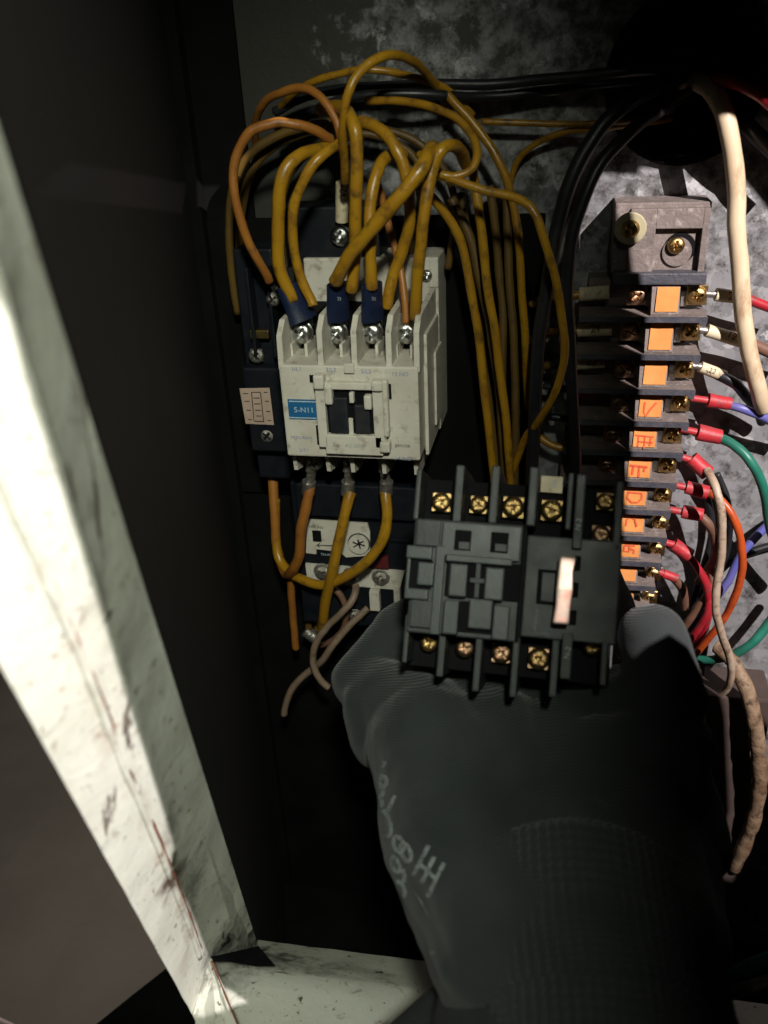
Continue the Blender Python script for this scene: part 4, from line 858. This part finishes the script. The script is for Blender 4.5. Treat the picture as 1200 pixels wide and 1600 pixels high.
# partitions above and below the terminals
for (px, w_, y0, y1, n1) in ((652, 8, 732, 812, -3), (716, 13, 726, 816, -2), (772, 13, 727, 818, -2), (832, 14, 729, 822, -2), (890, 9, 738, 828, -2), (905, 15, 740, 858, -3), (966, 12, 752, 860, -5)):
    hp('partition', M_grey, px, (y0 + y1) / 2, w_, y1 - y0, -42, n1, .5)
for (px, w_, y0, y1, n1) in ((634, 8, 960, 1036, -3), (689, 11, 985, 1058, -3), (746, 11, 985, 1081, -3), (804, 11, 995, 1090, -3), (866, 12, 1000, 1090, -3), (885, 17, 990, 1062, -4), (944, 10, 995, 1072, -5)):
    hp('partition', M_grey, px, (y0 + y1) / 2, w_, y1 - y0, -42, n1, .5)
for i, (px, py, r, kd, wk) in enumerate(((690, 785, 15, 'brass', 'brass'), (748, 789, 14, 'brass', 'brass'), (802, 793, 17, 'brass', 'brass'), (862, 798, 17, 'brass', 'brass'), (946, 784, 14, 'brass', 'brass'), (939, 835, 14, 'pink', 'pink'),
                         (671, 1004, 14, 'brass', None), (727, 1012, 15, 'pink', None), (784, 1020, 16, 'pink', 'pink'), (842, 1029, 17, 'brass', 'pink'), (925, 1010, 14, 'brass', None))):
    screw(HF, px, py, -14, r, kd, hc, wk, False, 1.12)
hp('clamp_plate', M_crm, 862, 757, 34, 26, -17, -14.5, .2)
hp('copper_frame', M_pnk, 939, 858, 42, 4, -16, -6, .2)
text_mb(HF, 'Z', 866, 756, -14.3, 11).build('lettering', M_wprt, hc)
text_mb(HF, 'N-2', 904, 819, -2.85, 9, math.pi / 2 - .1).build('lettering', M_gprt, hc)
text_mb(HF, 'N-2', 887, 1020, -3.8, 9, math.pi / 2 - .1).build('lettering', M_gprt, hc)
# cover relief
h3('cover_plate', M_grey2, 268, 385, 640, 550, -2, 0, .4)
h3('square_hole', M_pit, 330, 415, 408, 510, 0, .25, .05); h3('square_hole', M_pit, 500, 425, 582, 522, 0, .25, .05)
h3('square_lip', M_grey, 350, 470, 400, 505, .2, .8, .1); h3('square_lip', M_grey, 520, 480, 575, 515, .2, .8, .1)
h3('wing', M_grey, 150, 365, 262, 490, -2, -.6, .4)
h3('coil_window', M_pit, 288, 560, 634, 735, -2, -.5, .1)
h3('coil_button', M_grey2, 303, 572, 388, 728, -.6, 2.2, .6); h3('coil_button', M_grey2, 470, 590, 560, 746, -.6, 2.2, .6)
h3('window_bar', M_grey, 425, 565, 450, 735, -.5, 1.0, .3); h3('window_bar', M_grey, 400, 640, 470, 665, -.5, 1.2, .3)
h3('upper_rail', M_grey2, 288, 538, 600, 572, -1.8, 1.6, .4)
h3('bracket', M_grey2, 103, 488, 225, 550, -2, .8, .5); h3('bracket', M_grey2, 100, 545, 118, 735, -2, .8, .4); h3('bracket', M_grey2, 95, 688, 205, 740, -2, .8, .5)
h3('bracket_slot', M_pit, 118, 552, 225, 688, -2, -1.4, .05); h3('bracket_tongue', M_grey2, 155, 565, 232, 675, -1.5, 1.0, .5)
h3('web', M_grey2, 228, 485, 272, 905, -2, .2, .4)
h3('foot', M_grey, 120, 745, 260, 875, -2, -.5, .4)
h3('peg', M_grey2, 274, 742, 346, 905, -2, 2.4, .6)
h3('lower_slot', M_pit, 352, 752, 520, 900, -2, -1.6, .05)
h3('ridge', M_grey2, 395, 738, 505, 880, -1.7, 1.2, .5); h3('ridge', M_grey2, 508, 768, 585, 932, -1.7, 1.6, .5)
h3('joint_groove', M_pit, 632, 385, 648, 940, -2, -1.7, .03)
h3('display_slot', M_pit, 718, 600, 815, 765, -5, -4.7, .03); h3('slot_liner', M_grey, 738, 615, 800, 750, -4.8, -4.2, .2)
for (x0, y0) in ((888, 535), (876, 660), (868, 790)):
    h3('notch', M_pit, x0, y0, x0 + 34, y0 + 70, -5, -4.6, .3)
# bare strip clipped across the add-on block, slightly bent, leaning
sp = MB(); pts = [(888, 868), (884, 892), (882, 920), (880, 945), (876, 974)]
L_, T_ = [], []
for i, (a, b_) in enumerate(pts):
    nn = 4.0 + .6 * math.sin(i)
    L_.append((HF.at(a - 13 + (i % 2), b_, nn), HF.at(a + 13 - 2 * (i % 2), b_ + 2, nn), HF.at(a + 13 - 2 * (i % 2), b_ + 2, nn - 2.2), HF.at(a - 13 + (i % 2), b_, nn - 2.2)))
sp.add([p for q in L_ for p in q], [(i * 4 + k, i * 4 + (k + 1) % 4, (i + 1) * 4 + (k + 1) % 4, (i + 1) * 4 + k) for i in range(4) for k in range(4)] + [(0, 1, 2, 3), (16, 17, 18, 19)])
so = sp.build('release_strip', M_plate, hc); so['label'] = 'pale scuffed strip'
bv = so.modifiers.new('bevel', 'BEVEL'); bv.width = .0006; bv.segments = 3
hp('strip_stem', M_grey, 884, 920, 16, 96, -5.2, 2.2, .4)
light_mask()

# ================================================================= PERSON: gloved hand
person = thing('person', Q(930, 1500, .25), 'hand in a dark grey knitted glove with pale lettering, holding up the loose dark contactor', 'person')
def capsules(items):
    mb = MB()
    for it in items:
        for i in range(len(it) - 1):
            (x0, y0, z0, r0), (x1, y1, z1, r1) = it[i], it[i + 1]
            a, b_ = Q(x0, y0, z0), Q(x1, y1, z1); ra, rb = r0 * z0 / FPX, r1 * z1 / FPX
            d = (b_ - a); L_ = d.length; t = d.normalized(); u = t.orthogonal().normalized(); v_ = t.cross(u)
            prof = [(-ra, 0.02 * ra)] + [(-ra * math.cos(k * math.pi / 12), ra * math.sin(k * math.pi / 12)) for k in range(1, 6)] + \
                   [(L_ * k / 8, ra + (rb - ra) * k / 8) for k in range(9)] + [(L_ + rb * math.sin(k * math.pi / 12), rb * math.cos(k * math.pi / 12)) for k in range(1, 6)] + [(L_ + rb, .02 * rb)]
            n = 24; vs = [a + t * s_ + (u * math.cos(2 * math.pi * j / n) + v_ * math.sin(2 * math.pi * j / n)) * r for s_, r in prof for j in range(n)]
            m_ = len(prof)
            mb.add(vs, [(i_ * n + j, i_ * n + (j + 1) % n, (i_ + 1) * n + (j + 1) % n, (i_ + 1) * n + j) for i_ in range(m_ - 1) for j in range(n)] + [tuple(range(n))[::-1], tuple((m_ - 1) * n + j for j in range(n))])
    return mb
def voxel(mb, name, m, parent, size=.0011, smooth=8, fac=.6):
    o = mb.build(name, m, parent, smooth=1)
    r = o.modifiers.new('r', 'REMESH'); r.mode = 'VOXEL'; r.voxel_size = size; r.use_smooth_shade = True
    s_ = o.modifiers.new('s', 'SMOOTH'); s_.iterations = smooth; s_.factor = fac
    dg = bpy.context.evaluated_depsgraph_get(); dg.update()
    me = bpy.data.meshes.new_from_object(o.evaluated_get(dg), depsgraph=dg)
    old = o.data; o.modifiers.clear(); o.data = me; me.name = name
    if not me.materials: me.materials.append(m)
    me.shade_smooth(); return o
hand = [
 [(672, 1165, .300, 100), (732, 1315, .275, 132), (800, 1480, .240, 134)],
 [(770, 1170, .303, 100), (800, 1320, .275, 122), (850, 1480, .240, 140)],
 [(880, 1180, .303, 96), (880, 1320, .275, 128), (930, 1480, .240, 150)],
 [(985, 1190, .303, 96), (985, 1320, .278, 120), (1005, 1480, .243, 136)],
 # thumb, up along the right side of the contactor, tip bent over it
 [(1000, 1330, .285, 110), (1030, 1200, .288, 78), (1036, 1090, .286, 62), (1030, 1040, .283, 58), (1020, 990, .282, 52)],
 # little finger at the outer left, the others behind the body
 [(668, 1140, .305, 88), (610, 1100, .318, 66), (572, 1066, .330, 50), (630, 992, .345, 50), (720, 940, .355, 48)],
 [(760, 1130, .312, 80), (716, 1040, .335, 66), (710, 960, .352, 58), (760, 890, .358, 52)],
 [(870, 1130, .315, 78), (840, 1030, .342, 64), (830, 930, .356, 58), (840, 860, .358, 52)],
 [(970, 1140, .312, 76), (960, 1040, .338, 62), (930, 940, .354, 56), (910, 870, .357, 50)],
 # web between thumb and palm, folds
 [(700, 1090, .318, 40), (960, 1100, .322, 44)],
 [(575, 1105, .315, 40), (590, 1150, .312, 46)],
 [(1075, 1205, .280, 38), (1085, 1290, .275, 44), (1100, 1340, .268, 40)],
 [(940, 1070, .300, 30), (1040, 1075, .283, 50)],
 [(880, 1096, .302, 22), (1000, 1080, .283, 34), (1080, 1092, .281, 30)], [(880, 1160, .290, 26), (990, 1150, .280, 44), (1075, 1160, .277, 40)],
]
glove = voxel(capsules(hand), 'glove', M_knit, person)
# creases and looseness of the cloth
_cs = [v_.co.copy() for v_ in glove.data.vertices]; _ns = [v_.normal.copy() for v_ in glove.data.vertices]; _out = []
for p, n_ in zip(_cs, _ns):
    a = noise.noise(p * 40) * .0020 + noise.noise(Vector((p.x * 40 + p.z * 30, p.y * 30, p.z * 120 - p.x * 40))) * .0011 + noise.noise(p * 150) * .0004
    _out += list(p + n_ * a)
glove.data.vertices.foreach_set('co', _out)
glove.data.update()
# knitted cuff: a ribbed tube round the wrist
def cuff(pts, ribs, name, z_, amp, m, rr):
    P = [Q(x, y, z) for x, y, z, r in pts]; mb = MB(); N_ = 672; rows = 90; vs = []
    upv = None
    for i in range(rows + 1):
        t = i / rows * (len(P) - 1); k = min(int(t), len(P) - 2); f = t - k
        p = P[k].lerp(P[k + 1], f); d = (P[min(k + 1, len(P) - 1)] - P[k]).normalized()
        r = (pts[k][3] * (1 - f) + pts[k + 1][3] * f) * zdepth(p) / FPX
        e = min(1, i / 5); r *= .93 + .07 * math.sin(e * math.pi / 2)
        if upv is None: upv = d.orthogonal().normalized()
        upv = (upv - d * upv.dot(d)).normalized(); sd = d.cross(upv)
        for j in range(N_):
            a = 2 * math.pi * j / N_
            q = r * (1 + amp * math.cos(ribs * a) + .012 * noise.noise(Vector((math.cos(a) * 3, math.sin(a) * 3, i * .09))) + .006 * math.sin(i * 1.6 + 2 * math.cos(a)))
            vs.append(p + (upv * math.cos(a) + sd * math.sin(a)) * q + d * .010 * math.cos(a - 1) * (1 - i / rows))
    mb.add(vs, [(i * N_ + j, i * N_ + (j + 1) % N_, (i + 1) * N_ + (j + 1) % N_, (i + 1) * N_ + j) for i in range(rows) for j in range(N_)] + [tuple(range(N_))[::-1]])
    return mb.build(name, m, person, smooth=1)
cuff([(905, 1440, .257, 200), (915, 1550, .240, 212), (925, 1620, .232, 216), (935, 1740, .215, 222)], 84, 'glove_cuff', 0, .013, M_knit, 0)
M_slvv = mat('black_sleeve_cloth', (0.020, 0.024, 0.026), (0.014, 0.017, 0.018), .85, scale=60, bump=.4, bscale=500)
voxel(capsules([[(760, 1590, .262, 90), (700, 1700, .25, 130)], [(860, 1640, .235, 190), (880, 1800, .215, 260)], [(1000, 1640, .236, 160), (1000, 1800, .215, 240)]]), 'sleeve', M_slvv, person, .0018, 10)

# lettering printed on the glove, laid on its surface
def glove_print():
    dg = bpy.context.evaluated_depsgraph_get()
    bvh = BVHTree.FromPolygons([v_.co + W[glove].translation for v_ in glove.data.vertices], [tuple(p.vertices) for p in glove.data.polygons])
    def surf(px, py):
        d = ray(px, py).normalized(); h = bvh.ray_cast(CAM, d)
        return (h[0] - d * .00045) if h[0] else None
    def c(x, y): return 560 + x * .2188, 1150 + y * .2188
    def ell(cx, cy, rx, ry, rot=-.35, n=14, a0=0, a1=2 * math.pi):
        out = []
        for k in range(n + 1):
            a = a0 + (a1 - a0) * k / n; x, y = rx * math.cos(a), ry * math.sin(a)
            out.append((cx + x * math.cos(rot) - y * math.sin(rot), cy + x * math.sin(rot) + y * math.cos(rot)))
        return out
    L_ = [[(500, 780), (445, 890), (390, 1000)], [(540, 860), (495, 960), (450, 1050)], [(612, 905), (550, 1030), (492, 1150)], [(440, 915), (500, 970), (552, 1020)],
          ell(287, 775, 34, 58), ell(338, 832, 34, 66), [(262, 425), (235, 480), (210, 540)], [(165, 450), (172, 510), (200, 560)], ell(190, 630, 38, 92, -.25),
          ell(150, 400, 26, 36, .2), ell(178, 325, 24, 36, .2), [(185, 180), (178, 230), (166, 285)], ell(264, 918, 24, 58), [(316, 950), (328, 1000), (322, 1045)], ell(296, 1098, 32, 60), [(290, 1180), (312, 1205), (335, 1222)],
          [(172, 740), (176, 800), (180, 880)], [(380, 1290), (430, 1380), (480, 1470), (530, 1560)], [(235, 980), (245, 1030), (250, 1070)]]
    mb = MB()
    for ln in L_:
        Pp = []
        for i in range(len(ln) - 1):
            for k in range(4): Pp.append((ln[i][0] + (ln[i + 1][0] - ln[i][0]) * k / 4, ln[i][1] + (ln[i + 1][1] - ln[i][1]) * k / 4))
        Pp.append(ln[-1]); A, B_ = [], []
        for i, p in enumerate(Pp):
            q = Pp[min(i + 1, len(Pp) - 1)]; o_ = Pp[max(i - 1, 0)]; t = Vector((q[0] - o_[0], q[1] - o_[1])).normalized() * random.uniform(12, 17)
            A.append(surf(*c(p[0] - t.y, p[1] + t.x))); B_.append(surf(*c(p[0] + t.y, p[1] - t.x)))
        for i in range(len(Pp) - 1):
            q = (A[i], A[i + 1], B_[i + 1], B_[i])
            if all(x is not None for x in q) and max((q[0] - q[1]).length, (q[0] - q[3]).length) < .004: mb.add(q, [(0, 1, 2, 3)])
    for r in range(6):
        for cc in range(3):
            g_ = lambda u, v_: surf(*c(385 + 95 * v_ + 30 * u * (1 - v_) + (35 * u), 1090 + 150 * v_ + u * 90))
            q = [g_(cc / 3, r / 6), g_((cc + 1) / 3, r / 6), g_((cc + 1) / 3, (r + 1) / 6), g_(cc / 3, (r + 1) / 6)]
            if all(x is not None for x in q): mb.add(q, [(0, 1, 2, 3)])
    if mb.v: mb.build('printed_lettering', M_pr, glove)
M_pr = mat('worn_pale_ink', (0.20, 0.23, 0.23), (0.09, 0.105, 0.10), .8, scale=700, lo_=.42, hi=.62)
glove_print()
